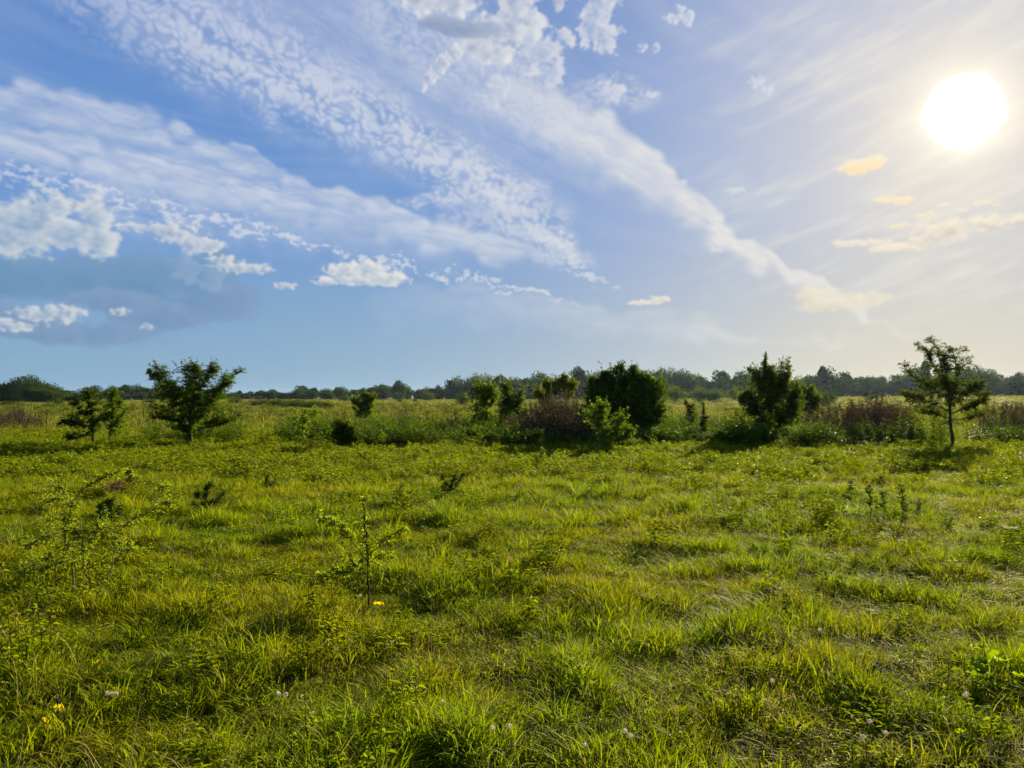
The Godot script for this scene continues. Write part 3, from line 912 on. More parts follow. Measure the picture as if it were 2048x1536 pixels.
		shrub("added_scrub", "low dark tangled scrub " + str(b[4]), "scrub", {"base": [bx, by], "leaf_k": 0.8, "more": 1.2, "fill": 1.0, "shoots": 60, "loose": 0.08, "spray": 0.1, "leaf": [0.09, 0.05], "col": Color(0.06, 0.095, 0.014), "group": "low scrub added for shade between the shrubs",
			"limbs": [[0.012, [bx, by], [bx + 2, by - ry * 0.6], [bx - 3, by - ry]], [0.008, [bx, by - 4], [bx + rx * 0.5, by - ry * 0.7]], [0.008, [bx, by - 4], [bx - rx * 0.5, by - ry * 0.6]]],
			"blobs": [[bx, by - ry * 0.5, rx * 0.8, ry * 0.5, 70], [bx + rx * (0.4 if scrub_n % 2 else -0.3), by - ry * 0.75, rx * 0.45, ry * 0.4, 36], [bx - rx * (0.5 if scrub_n % 3 else -0.4), by - ry * 0.4, rx * 0.5, ry * 0.4, 30]]})
		scrub_n += 1
	# cedars between
	var cedar := {"leaf": [0.075, 0.014], "leaves": 26, "col": Color(0.028, 0.046, 0.016), "lift": 0.35, "twig": 0.25, "level": 0.0}
	shrub("small_cedar", "small spiky cedar with a thin leaning top", "cedar", cedar.merged({"base": [1382, 880], "limbs": [[0.02, [1382, 880], [1381, 850], [1380, 825], [1371, 802]], [0.01, [1381, 850], [1384, 820], [1385, 812]]],
		"blobs": [[1381, 862, 20, 16, 110], [1381, 838, 13, 14, 60], [1377, 818, 6, 8, 16], [1372, 806, 3, 5, 7], [1385, 816, 4, 7, 9]]}))
	shrub("small_cedar", "small broad cedar right against the leaning one", "cedar", cedar.merged({"base": [1405, 884], "limbs": [[0.018, [1405, 884], [1406, 855], [1407, 825], [1408, 808]]],
		"blobs": [[1405, 868, 13, 15, 70], [1407, 846, 9, 13, 36], [1408, 822, 4, 9, 9], [1416, 836, 6, 8, 9]]}))
	shrub("tall_shrub", "tall dense dark shrub with feathery shoots rising from its top", "shrub", {"base": [1545, 886], "leaf_k": 0.78, "more": 1.5, "fill": 1.45, "shoots": 380, "loose": 0.09, "spray": 0.12, "leaf": [0.095, 0.055], "leaves": 12, "col": Color(0.075, 0.115, 0.018), "turning": 0.015, "twig": 0.5,
		"limbs": [[0.05, [1545, 886], [1545, 850], [1543, 800], [1538, 755], [1530, 714]], [0.03, [1545, 860], [1515, 820], [1495, 790], [1486, 800]], [0.03, [1545, 855], [1580, 815], [1598, 780]], [0.025, [1544, 810], [1565, 760], [1563, 722]], [0.022, [1544, 800], [1575, 755], [1578, 730]], [0.022, [1543, 800], [1515, 760], [1502, 735]]],
		"blobs": [[1548, 815, 38, 48, 420], [1545, 860, 32, 26, 200], [1530, 760, 26, 22, 90], [1560, 765, 28, 22, 100], [1546, 748, 26, 16, 70], [1518, 800, 26, 30, 90], [1500, 830, 14, 24, 50], [1512, 756, 13, 14, 26], [1502, 740, 4, 5, 3], [1530, 724, 4, 13, 7], [1563, 730, 4, 11, 5], [1578, 738, 4, 9, 4], [1498, 800, 18, 22, 60], [1588, 790, 17, 28, 80], [1592, 830, 15, 22, 56], [1486, 800, 10, 14, 20], [1532, 745, 12, 10, 26]]})
	shrub("low_bush", "rounded green bush just behind the tall dark shrub", "bush", {"base": [1618, 846], "leaf_k": 0.78, "more": 1.5, "fill": 1.45, "shoots": 160, "loose": 0.09, "spray": 0.12, "leaf": [0.17, 0.10], "leaves": 11, "col": green, "twig": 0.7,
		"limbs": [[0.03, [1618, 846], [1617, 810], [1616, 780]], [0.02, [1617, 820], [1632, 795]]], "blobs": [[1618, 800, 19, 26, 120], [1630, 806, 11, 16, 40], [1606, 796, 12, 18, 40]]})
	# the lone tree on the right
	shrub("locust_tree", "lone feathery tree with leaning bare trunk and airy layered crown", "tree", {"base": [1907, 898], "leaf": [0.115, 0.032], "leaves": 18, "level": 0.85, "col": Color(0.085, 0.112, 0.030), "twig": 0.5, "turning": 0.01, "fill": 0.55, "shoots": 90, "spray": 0.05,
		"limbs": [[0.055, [1907, 898], [1904, 870], [1901, 845], [1900, 800], [1893, 750], [1890, 712]], [0.024, [1900, 790], [1872, 745], [1850, 700], [1830, 686]], [0.02, [1899, 800], [1862, 770], [1835, 752], [1817, 729]], [0.024, [1900, 800], [1925, 760], [1932, 715], [1927, 695]], [0.02, [1900, 815], [1950, 775], [1968, 765]], [0.022, [1901, 822], [1850, 800], [1815, 785]], [0.022, [1901, 828], [1950, 808], [1972, 800]], [0.02, [1902, 838], [1870, 828], [1840, 826]], [0.018, [1902, 842], [1945, 834], [1965, 832]], [0.018, [1895, 765], [1870, 725], [1868, 700]]],
		"blobs": [[1895, 795, 52, 26, 240], [1845, 795, 34, 13, 80], [1940, 785, 32, 16, 100], [1890, 762, 40, 14, 110], [1925, 770, 34, 12, 70], [1860, 775, 26, 10, 50], [1882, 735, 30, 11, 64], [1918, 735, 24, 10, 44], [1862, 708, 16, 8, 30], [1845, 698, 10, 6, 14], [1834, 688, 7, 4, 8], [1886, 704, 12, 8, 22], [1905, 715, 12, 8, 20], [1927, 698, 10, 5, 10], [1938, 718, 10, 7, 14], [1842, 758, 12, 6, 16], [1826, 740, 8, 6, 10], [1818, 730, 5, 4, 5], [1855, 822, 28, 8, 44], [1945, 822, 28, 9, 50], [1815, 790, 15, 7, 16], [1952, 806, 26, 8, 56], [1962, 780, 18, 8, 30], [1830, 806, 20, 7, 26], [1880, 846, 22, 5, 14], [1940, 838, 20, 5, 14], [1875, 862, 14, 5, 10]]})

func thicket(called: String, label: String, cols: Array, where: Array, count: int) -> void:
	# where: [[x0, x1, depth0, depth1, height, top profile exponent]]
	rng.seed = hash(label)
	var meshes := []
	for k in 4:
		meshes.append(stalk_plant(rng.randf_range(0.9, 1.1), cols[k % cols.size()], cols[(k + 1) % cols.size()], 17))
	var spots := []
	var tints := []
	for m in meshes:
		var w: Array[Transform3D] = []
		spots.append(w)
		tints.append(PackedColorArray())
	for b in where:
		for k in int(count * b[5]):
			var f := rng.randf()
			var p := at_depth(lerpf(b[0], b[1], f), rng.randf_range(b[2], b[3]))
			var h: float = b[4] * (0.6 + 0.45 * sqrt(maxf(0.0, 1.0 - pow(absf(f * 2.0 - 1.0), 2.2))) + 0.5 * wide.get_noise_2d(p.x * 0.8, p.z * 0.8)) * rng.randf_range(0.6, 1.25)
			var n := rng.randi() % 4
			var bs := Basis(Vector3.UP, rng.randf() * TAU).scaled(Vector3(1.1, h, 1.1))
			bs = Basis(Vector3(rng.randf_range(-1, 1), 0, rng.randf_range(-1, 1)).normalized(), rng.randf() * 0.2) * bs
			spots[n].append(Transform3D(bs, p))
			var v := rng.randf_range(0.7, 1.3)
			tints[n].append(Color(v, v, v))
	for n in 4:
		stuff(called, label, "weeds", meshes[n], spots[n], tints[n])

func make_thickets() -> void:
	var brown := [Color(0.070, 0.050, 0.038), Color(0.10, 0.072, 0.050), Color(0.050, 0.040, 0.034), Color(0.085, 0.075, 0.040)]
	var olive := [Color(0.040, 0.042, 0.020), Color(0.058, 0.052, 0.030), Color(0.030, 0.034, 0.018), Color(0.048, 0.042, 0.028)]
	var straw := [Color(0.11, 0.115, 0.045), Color(0.15, 0.135, 0.065), Color(0.085, 0.09, 0.035), Color(0.12, 0.105, 0.055)]
	thicket("brown_weeds", "tall dead brown weed stalks massed between the tall shrub and lone tree", brown, [[1605, 1835, 25.0, 31.0, 0.98, 1.0], [1690, 1815, 26.0, 31.0, 1.12, 0.6], [1590, 1850, 23.5, 27.0, 0.55, 0.7]], 560)
	thicket("tall_weeds", "tall dull weeds heaped left of the big dark bush", olive, [[1040, 1190, 25.0, 31.0, 0.95, 1.0], [1060, 1180, 25.0, 30.0, 0.9, 0.6]], 620)
	thicket("pale_weeds", "tall pale seeding weeds at the near edge of the hay field", straw, [[1050, 1190, 31.0, 36.0, 1.15, 1.0], [1335, 1480, 29.0, 38.0, 0.5, 0.7], [785, 835, 38.0, 44.0, 0.75, 0.12], [840, 940, 28.0, 34.0, 0.55, 0.4]], 420)
	thicket("russet_weeds", "reddish brown dead weeds at the right edge and the near hay field", brown, [[1955, 2090, 27.0, 38.0, 0.95, 1.0], [-30, 85, 34.0, 44.0, 0.6, 0.6], [18, 52, 47.0, 54.0, 0.7, 0.2], [1000, 1060, 26.0, 31.0, 0.7, 0.3]], 420)

# ---------------------------------------------------------------- the wood behind
func far_tree(style: int, height: float, width: float, col: Color, called: String, label: String, group: String) -> Node3D:
	var t := thing(called, label, "tree", Vector3.ZERO, group)
	var crown := Shape.new()
	var trunk := Shape.new()
	trunk.smooth = true
	trunk.tube(bend(PackedVector3Array([Vector3(0, -0.3, 0), Vector3(0.1, height * 0.25, 0), Vector3(0, height * 0.75, 0.1)]), 3, 0.05), 0.22 * height / 9.0, 0.06, 6, Color(0.05, 0.042, 0.035))
	var blobs := []
	var lowest := 0.06 if style == 0 else 0.12
	for k in 30:
		var u := rand_unit()
		u *= pow(rng.randf(), 0.4)
		var y := lerpf(lowest, 0.9, u.y * 0.5 + 0.5)
		var spread := width * 0.5
		if style == 0:
			spread *= sqrt(maxf(0.05, 1.0 - pow((y - 0.42) / 0.55, 2.0)))
		elif style == 1:
			spread *= 0.55 + 0.5 * sin(y * 3.0 + k)
		else:
			spread *= maxf(0.12, 1.1 - y * 1.05)
		blobs.append([Vector3(u.x * spread, y * height, u.z * spread), rng.randf_range(0.15, 0.26) * width * (1.0 if style < 2 else 0.6)])
	for b in blobs:
		var own := varied(col, 0.36)
		trunk.tube(PackedVector3Array([Vector3(0, b[0].y * 0.6, 0), b[0]]), 0.05, 0.02, 3, Color(0.05, 0.042, 0.035))
		for k in 105:
			var u := rand_unit()
			var p: Vector3 = b[0] + u * b[1] * pow(rng.randf(), 0.3)
			var dir := (u + rand_unit() * 0.8).normalized()
			var side := dir.cross(rand_unit()).normalized()
			var s := rng.randf_range(0.30, 0.75) * height / 9.0
			crown.leaf(p, dir, side, side.cross(dir), s, s * 0.75, 0.15, 0.1, varied(own, 0.2))
	part(t, "trunk", trunk.mesh(bark_mat))
	part(t, "crown", crown.mesh(far_mat))
	return t

func make_wood() -> void:
	rng.seed = 77
	var protos := []
	var cols := [Color(0.034, 0.062, 0.011), Color(0.048, 0.074, 0.011), Color(0.027, 0.052, 0.013)]
	var names := [["broadleaf_tree", "round-crowned dark green tree in the wood behind the hay field"], ["irregular_tree", "uneven tall-crowned tree in the wood behind the hay field"], ["conifer_tree", "pointed conifer rising from the wood on the right"]]
	var used := []
	for k in 9:
		var style := 0 if k < 5 else (1 if k < 7 else 2)
		protos.append(far_tree(style, 9.0, [9.5, 8.0, 10.5, 8.5, 9.0, 7.0, 7.5, 5.0, 4.2][k], cols[k % 3], names[style][0], names[style][1], ["round trees of the far wood", "uneven trees of the far wood", "conifers of the far wood"][style]))
		used.append(false)
	# the wood's skyline: photo column, photo row of the tops, distance
	var tops := [[-60, 762, 190], [0, 765, 190], [60, 757, 180], [100, 764, 180], [130, 782, 230], [160, 778, 260], [210, 776, 270], [270, 768, 280], [330, 768, 290], [400, 770, 300], [445, 788, 330], [480, 784, 330], [545, 778, 320], [575, 788, 330], [600, 777, 320], [650, 773, 320], [720, 777, 320], [770, 766, 310], [795, 769, 310], [812, 776, 320], [838, 782, 330], [870, 773, 330], [905, 764, 330], [950, 757, 330], [1000, 753, 330], [1060, 754, 330], [1120, 756, 330], [1180, 746, 320], [1260, 746, 320], [1340, 747, 320], [1380, 753, 320], [1430, 751, 320], [1460, 757, 310], [1500, 754, 300], [1600, 748, 290], [1660, 744, 290], [1700, 750, 290], [1760, 752, 290], [1800, 748, 290], [1850, 742, 280], [1960, 738, 270], [2000, 748, 260], [2060, 738, 250], [2120, 736, 250]]
	var x := -60.0
	var row := 0
	while x < 2120.0:
		var k := 0
		while k < tops.size() - 2 and tops[k + 1][0] < x:
			k += 1
		var f: float = clampf((x - tops[k][0]) / (tops[k + 1][0] - tops[k][0]), 0.0, 1.0)
		var top := lerpf(tops[k][1], tops[k + 1][1], f)
		var depth := lerpf(tops[k][2], tops[k + 1][2], f)
		for back in 4:
			var d: float = depth + back * 7.0 + rng.randf_range(-5, 5)
			var p := at_depth(x + rng.randf_range(-6, 6), d)
			var high: float = EYE - p.y + (HORIZON - top) * d / FOCAL
			high *= 1.16
			high *= rng.randf_range(0.35, 0.7) if back == 0 else (rng.randf_range(0.6, 1.2) if back < 3 else rng.randf_range(0.62, 0.85))
			var n := rng.randi() % 7
			if x > 1630.0 and x < 1960.0 and rng.randf() < 0.22 and back == 1:
				n = 7 + rng.randi() % 2
				high *= 1.12
			var o := place(protos, used, n, p, high, 0.0 if back % 3 else high / 9.0 * rng.randf_range(1.2, 1.7))
			var beyond := "the lone feathery tree"
			for q in [[1850, "the dead brown weed stalks"], [1620, "the tall dense shrub"], [1470, "the two small cedars"], [1340, "the big dense bush"], [1160, "the small yellowing trees"], [1060, "the twin upright shrubs"], [930, "the open hay field"], [760, "the young narrow tree"], [680, "the loose sapling"], [470, "the spreading feathery tree"], [280, "the slender small trees"], [120, "the reddish weeds of the hay field"]]:
				if x < q[0]:
					beyond = q[1]
			var look: String = ["low round tree at the wood's foot", "round-crowned dark tree of the wood", "round-crowned dark tree deep in the wood", "round-crowned dark tree at the wood's back"][back] if n < 5 else (["low uneven tree at the wood's foot", "uneven tall-crowned tree of the wood", "uneven tall-crowned tree deep in the wood", "uneven tall-crowned tree at the wood's back"][back] if n < 7 else "pointed conifer rising above the wood")
			o.set_meta("label", "%s, beyond %s" % [look, beyond])
		row += 1
		x += 4.6 * FOCAL / depth * rng.randf_range(0.7, 1.4)
	for k in protos.size():
		if not used[k]:
			remove_child(protos[k])
			protos[k].free()
	# nearer, lower bushes at the wood's foot and in the hay field
	var bush := far_tree(0, 4.0, 6.0, Color(0.050, 0.080, 0.014), "field_bush", "round bush standing in the hay field before the wood", "bushes in the hay field")
	var b_used := [false]
	var hedge := "dark bush of the short hedge in the hay field"
	var foot := "round bush at the foot of the wood, beyond the spreading feathery tree"
	var lone := "small round bush near the reddish weeds of the hay field"
	for b in [[20, 800, 120, 34, lone], [28, 812, 92, 22, lone], [96, 806, 105, 22, lone], [118, 796, 130, 16, lone], [230, 795, 170, 26, foot], [300, 797, 170, 24, foot], [520, 795, 120, 46, hedge], [560, 794, 105, 42, hedge], [590, 795, 100, 40, hedge], [625, 797, 95, 44, hedge], [655, 800, 92, 26, hedge], [470, 790, 150, 26, foot], [925, 778, 120, 24, "dark round bush alone beside the yellow-green upright shrub"], [855, 779, 260, 26, "broad low bush at the wood's foot, beyond the open hay field"], [690, 789, 230, 22, "low bush at the wood's foot beside the young narrow tree"], [1640, 770, 100, 30, "rounded bush behind the brown weeds, next to the tall dense shrub"], [1660, 778, 130, 26, "bush standing farther back, above the dead brown weed stalks"], [800, 794, 180, 9, "tiny bush dotting the open far hay field"], [830, 796, 190, 8, "tiny bush dotting the open far hay field"], [1010, 796, 120, 10, "tiny bush seen between the twin upright shrubs"], [1745, 786, 180, 22, "low bush at the wood's foot, beyond the dead brown weeds"]]:
		var p := at_depth(b[0], b[2])
		place([bush], b_used, 0, p, EYE - p.y + (HORIZON - b[1]) * b[2] / FOCAL, b[3] * float(b[2]) / FOCAL / 6.0 * 1.15).set_meta("label", b[4])
	var pale := far_tree(0, 5.0, 6.0, Color(0.085, 0.125, 0.022), "pale_tree", "pale green low-branched tree on the far hay field", "pale trees before the wood")
	var p_used := [false]
	for b in [[1352, 766, 170, 36], [1402, 769, 165, 32], [1428, 774, 165, 34], [1467, 768, 190, 22]]:
		var p := at_depth(b[0], b[2])
		place([pale], p_used, 0, p, EYE - p.y + (HORIZON - b[1]) * b[2] / FOCAL, b[3] * float(b[2]) / FOCAL / 6.0 * 1.15)

func place(protos: Array, used: Array, n: int, p: Vector3, high: float, wide_k := 0.0) -> Node3D:
	var o: Node3D = protos[n]
	if used[n]:
		o = o.duplicate()
		o.name = numbered(str(protos[n].name).rstrip("_0123456789"))
		add_child(o, true)
	used[n] = true
	var base := 9.0
	var c: MeshInstance3D = o.get_node("crown")
	base = c.mesh.get_aabb().end.y
	var k := high / base
	var w := maxf(k, 0.75) * rng.randf_range(0.6, 1.05) if wide_k == 0.0 else wide_k
	o.position = p
	o.rotation.y = rng.randf() * TAU
	o.scale = Vector3(w, k, w)
	return o

# ---------------------------------------------------------------- small things in the meadow
func curled_leaf(length: float, width: float, cup: float, droop: float, col: Color) -> Mesh:
	var s := Shape.new()
	var rows := 6
	for r in rows + 1:
		var t := float(r) / rows
		var w := width * 0.5 * sin(PI * pow(t * 0.94 + 0.03, 0.75))
		for q in 5:
			var a := q / 2.0 - 1.0
			s.v.append(Vector3(a * w, cup * width * a * a - droop * length * t * t + 0.012 * sin(t * 17.0 + q), t * length))
			s.c.append(varied(col, 0.08))
	for r in rows:
		for q in 4:
			var k := r * 5 + q
			s.i.append_array(PackedInt32Array([k, k + 5, k + 1, k + 1, k + 5, k + 6]))
	return s.mesh(leaf_mat)

func leaf_part(parent: Node3D, called: String, m: Mesh, at: Vector3, turn: float, tilt: float) -> void:
	var o := part(parent, called, m)
	o.position = at
	o.basis = Basis(Vector3.UP, turn) * Basis(Vector3.RIGHT, tilt)

func make_small_things() -> void:
	var fresh := Color(0.20, 0.25, 0.02)
	shrub("thorny_sapling", "thin many-stemmed sapling with long arching twigs and sparse small leaves", "sapling", {"base": [150, 1190], "leaf": [0.032, 0.015], "leaf_k": 1.0, "leaves": 11, "col": fresh, "twig": 0.17, "spray": 0.016, "loose": 0.015, "bark": Color(0.11, 0.10, 0.055),
		"limbs": [[0.008, [150, 1190], [143, 1130], [130, 1085], [136, 1045], [142, 1008]], [0.005, [142, 1008], [158, 985], [190, 964], [232, 946]], [0.006, [172, 1185], [175, 1150], [170, 1125], [172, 1080], [166, 1055]], [0.004, [166, 1055], [140, 1042], [100, 1040]], [0.004, [167, 1056], [190, 1052], [200, 1048]], [0.005, [215, 1160], [224, 1110], [232, 1068], [250, 1045], [300, 1018], [328, 1013]], [0.003, [232, 1068], [210, 1060], [180, 1068]], [0.004, [143, 1122], [110, 1130], [65, 1142]], [0.004, [170, 1125], [150, 1120], [115, 1122]], [0.004, [130, 1085], [100, 1075], [60, 1090]], [0.003, [142, 1010], [120, 998], [80, 1000]], [0.003, [145, 1005], [120, 985], [95, 973]], [0.003, [225, 1105], [250, 1100], [270, 1095]], [0.003, [300, 1018], [312, 1000], [326, 976]]],
		"blobs": [[92, 1100, 55, 26, 26], [150, 1080, 70, 45, 30], [230, 1085, 45, 35, 18], [150, 1050, 60, 20, 14], [75, 1130, 34, 16, 12], [220, 952, 26, 8, 10]]})
	shrub("sapling", "thin dark-stemmed sapling with small bright leaves, alone in the near grass", "sapling", {"base": [738, 1222], "leaf": [0.034, 0.016], "leaf_k": 1.0, "leaves": 10, "col": fresh, "twig": 0.14, "spray": 0.018, "loose": 0.012, "turning": 0.02, "bark": Color(0.04, 0.034, 0.026),
		"limbs": [[0.009, [738, 1222], [737, 1185], [736, 1140], [733, 1085], [728, 1040], [729, 1000]], [0.005, [736, 1128], [705, 1085], [670, 1055], [630, 1030]], [0.005, [735, 1112], [762, 1088], [802, 1064]], [0.005, [736, 1150], [700, 1142], [650, 1152]], [0.004, [737, 1180], [728, 1150], [705, 1120]], [0.004, [736, 1125], [760, 1112], [780, 1118]]],
		"blobs": [[695, 1130, 28, 14, 10], [738, 1125, 18, 24, 12], [690, 1075, 22, 14, 7], [650, 1045, 18, 8, 6], [640, 1148, 24, 9, 6]]})
	var cedar := {"leaf": [0.032, 0.006], "leaf_k": 1.0, "leaves": 24, "fill": 0.6, "col": Color(0.048, 0.075, 0.020), "lift": 0.4, "twig": 0.13, "level": 0.0, "spray": 0.012, "loose": 0.012}
	shrub("seedling_cedar", "knee-high dark cedar seedling with splayed upswept arms", "cedar", cedar.merged({"base": [408, 1032], "limbs": [[0.008, [408, 1032], [410, 1010], [413, 985], [418, 966]], [0.006, [409, 1024], [430, 1008], [455, 985]], [0.005, [408, 1024], [395, 1012], [383, 1006]], [0.005, [410, 1012], [400, 995], [398, 985]], [0.005, [410, 1018], [432, 1000], [440, 990]]],
		"blobs": [[410, 1012, 18, 14, 60], [412, 988, 10, 14, 30], [432, 1006, 16, 8, 26]]}))
	shrub("seedling_cedar", "low dark cedar seedling in a tuft of grey dry grass", "cedar", cedar.merged({"base": [900, 994], "limbs": [[0.008, [900, 994], [902, 975], [908, 955]], [0.006, [901, 984], [915, 965], [926, 948]], [0.005, [900, 984], [890, 968], [884, 950]]],
		"blobs": [[903, 974, 16, 14, 60], [914, 958, 9, 9, 24], [886, 975, 12, 12, 24]]}))
	shrub("seedling_cedar", "tiny cedar seedling bent to one side", "cedar", cedar.merged({"base": [528, 982], "limbs": [[0.005, [528, 982], [530, 968], [537, 954]], [0.004, [529, 976], [542, 970]]], "blobs": [[530, 974, 8, 6, 16], [538, 968, 8, 4, 10]]}))
	shrub("dead_shrub", "small dead shrub with reddish brown twigs", "shrub", {"base": [230, 994], "leaf": [0.03, 0.01], "leaf_k": 1.0, "leaves": 5, "col": Color(0.14, 0.06, 0.045), "twig": 0.2, "spray": 0.03, "bark": Color(0.15, 0.075, 0.06), "mat": dead_mat,
		"limbs": [[0.006, [230, 994], [225, 975], [215, 962]], [0.005, [230, 992], [235, 970], [242, 958]], [0.005, [230, 992], [210, 978], [198, 970]], [0.005, [231, 990], [250, 975], [262, 966]]],
		"blobs": [[228, 978, 24, 10, 50], [235, 970, 18, 8, 30]]})
	shrub("leafy_spray", "low bright leafy spray just behind the dead shrub", "sapling", {"base": [256, 985], "leaf": [0.05, 0.024], "leaf_k": 1.0, "leaves": 8, "col": fresh, "twig": 0.15, "spray": 0.02,
		"limbs": [[0.005, [256, 985], [258, 968], [262, 950], [255, 942]], [0.004, [258, 968], [275, 955]]], "blobs": [[262, 958, 12, 10, 22], [256, 944, 7, 5, 8]]})
	for b in [[204, 1064, 1010], [222, 1066, 1002], [236, 1062, 1016]]:
		shrub("lance_leaved_weed", "upright weed with narrow grey-green leaves, beside the thorny sapling", "weed", {"base": [b[0], b[1]], "group": "lance-leaved weeds", "leaf": [0.085, 0.016], "leaf_k": 1.0, "leaves": 4, "col": Color(0.085, 0.115, 0.03), "lift": 0.55, "twig": 0.05, "spray": 0.012,
			"limbs": [[0.004, [b[0], b[1]], [b[0] + 1, (b[1] + b[2]) / 2], [b[0] - 1, b[2]]]], "blobs": [[b[0], b[2] + 6, 4, 6, 8]]})
	# flowering stalks
	for b in [[1739, 1052, 972], [1766, 1050, 984], [1803, 1056, 970], [1762, 985, 952], [1812, 1040, 1008], [1838, 1036, 1006], [1702, 1000, 962]]:
		var t := shrub("flower_stalk", "thin leafy stalk with a dull purple flower head standing out of the grass", "weed", {"base": [b[0], b[1]], "group": "purple flower stalks", "leaf": [0.07, 0.016], "leaf_k": 1.0, "leaves": 4, "col": Color(0.06, 0.09, 0.025), "lift": 0.4, "twig": 0.05, "spray": 0.02,
			"limbs": [[0.0045, [b[0], b[1]], [b[0] + 2, (b[1] + b[2]) / 2], [b[0], b[2] + 3]]], "blobs": []})
		var m: float = -t.position.z / FOCAL
		var head := Shape.new()
		for k in 46:
			var u := rand_unit()
			u.y = absf(u.y)
			var side := u.cross(Vector3(0.2, 0.9, 0.3)).normalized()
			head.leaf(u * 0.012 * Vector3(1.6, 0.7, 1.6), u, side, side.cross(u), 0.024, 0.007, 0.1, 0.1, varied(Color(0.11, 0.06, 0.10), 0.35))
		part(t, "flower_head", head.mesh(dead_mat)).position = Vector3(0, (b[1] - b[2] - 3) * m, 0)
	# stump
	var sp := spot(2021, 1078)
	var stump := thing("tree_stump", "weathered grey tree stump half hidden by weeds", "stump", sp)
	var side := Shape.new()
	var cut := Shape.new()
	var ring := 20
	for r in 5:
		for k in ring:
			var a := TAU * k / ring
			var rad: float = [0.12, 0.098, 0.09, 0.088, 0.085][r] * (1.0 + 0.10 * wide.get_noise_2d(cos(a) * 2.0 + 9.0, sin(a) * 2.0) + 0.03 * sin(a * 9.0))
			side.v.append(Vector3(cos(a) * rad, [-0.05, 0.03, 0.07, 0.115, 0.13][r] + 0.006 * sin(a * 2.0), sin(a) * rad))
			side.c.append(varied(Color(0.065, 0.058, 0.052), 0.25))
	for r in 4:
		for k in ring:
			var p := r * ring + k
			var q := r * ring + (k + 1) % ring
			side.i.append_array(PackedInt32Array([p, p + ring, q, q, p + ring, q + ring]))
	for k in ring:
		cut.v.append(side.v[4 * ring + k] + Vector3(0, 0.0005, 0))
		cut.c.append(varied(Color(0.10, 0.092, 0.08), 0.12))
	cut.v.append(Vector3(0, 0.128, 0))
	cut.c.append(Color(0.10, 0.09, 0.08))
	for k in ring:
		cut.i.append_array(PackedInt32Array([k, ring, (k + 1) % ring]))
	part(stump, "bark", side.mesh(bark_mat))
	part(stump, "cut_top", cut.mesh(bark_mat))
	# broad-leaved plant
	var bp := spot(1990, 1402)
	var plant := thing("broad_leaved_plant", "plant with broad bright green rounded leaves low in the grass", "plant", bp)
	var unit := -bp.z / FOCAL
	var greens := [curled_leaf(0.095, 0.085, 0.12, 0.25, Color(0.20, 0.27, 0.014)), curled_leaf(0.075, 0.07, 0.2, 0.35, Color(0.17, 0.25, 0.016)), curled_leaf(0.10, 0.08, 0.1, 0.2, Color(0.12, 0.18, 0.02))]
	var stalks := Shape.new()
	var n := 0
	for q in [[1946, 1328], [1970, 1324], [1984, 1328], [1988, 1310], [2012, 1312], [1960, 1341], [1972, 1372], [1997, 1370], [2018, 1374], [2042, 1350], [2036, 1396], [2006, 1345], [2030, 1330], [2052, 1372]]:
		var at := Vector3((q[0] - 1990) * unit, (1402 - q[1]) * unit, rng.randf_range(-0.08, 0.05))
		leaf_part(plant, "leaf", greens[n % 3], at, PI + rng.randf_range(-1.4, 1.4), rng.randf_range(-0.1, 0.5))
		stalks.tube(bend(PackedVector3Array([Vector3(at.x * 0.5, -0.02, at.z * 0.4), Vector3(at.x * 0.8, at.y * 0.6, at.z), at]), 3, 0.002), 0.0022, 0.0014, 4, Color(0.10, 0.13, 0.03))
		n += 1
	part(plant, "stalks", stalks.mesh(leaf_mat))
	# yellowing weed and fallen leaves
	var wp := spot(102, 1466)
	var weed := thing("yellowing_weed", "wilted weed with curled bright yellow leaves and dark pods", "weed", wp)
	var yellow := curled_leaf(0.075, 0.045, 0.5, 0.3, Color(0.40, 0.34, 0.02))
	var pale := curled_leaf(0.05, 0.045, 0.3, 0.2, Color(0.26, 0.30, 0.02))
	var amber := curled_leaf(0.085, 0.03, 0.6, 0.1, Color(0.45, 0.24, 0.012))
	var pod := curled_leaf(0.06, 0.022, 0.7, 0.1, Color(0.02, 0.018, 0.016))
	var wu := -wp.z / FOCAL
	leaf_part(weed, "yellow_leaf", yellow, Vector3(-16 * wu, 0.06, 0.01), 1.9, 0.2)
	leaf_part(weed, "yellow_leaf", yellow, Vector3(4 * wu, 0.105, 0.0), 1.2, -0.5)
	leaf_part(weed, "amber_leaf", amber, Vector3(-18 * wu, 0.045, 0.03), 1.55, 0.1)
	leaf_part(weed, "pod", pod, Vector3(17 * wu, 0.06, 0.0), 0.4, -0.9)
	leaf_part(weed, "pod", pod, Vector3(14 * wu, 0.125, 0.0), 0.2, -1.3)
	var ws := Shape.new()
	ws.tube(bend(PackedVector3Array([Vector3(0, -0.02, 0), Vector3(0.01, 0.06, 0.0), Vector3(4 * wu, 0.11, 0)]), 3, 0.002), 0.003, 0.002, 4, Color(0.14, 0.13, 0.05))
	ws.tube(bend(PackedVector3Array([Vector3(0, 0.02, 0), Vector3(-0.03, 0.04, 0.02), Vector3(-18 * wu, 0.05, 0.02)]), 3, 0.002), 0.003, 0.002, 4, Color(0.14, 0.13, 0.05))
	part(weed, "stem", ws.mesh(leaf_mat))
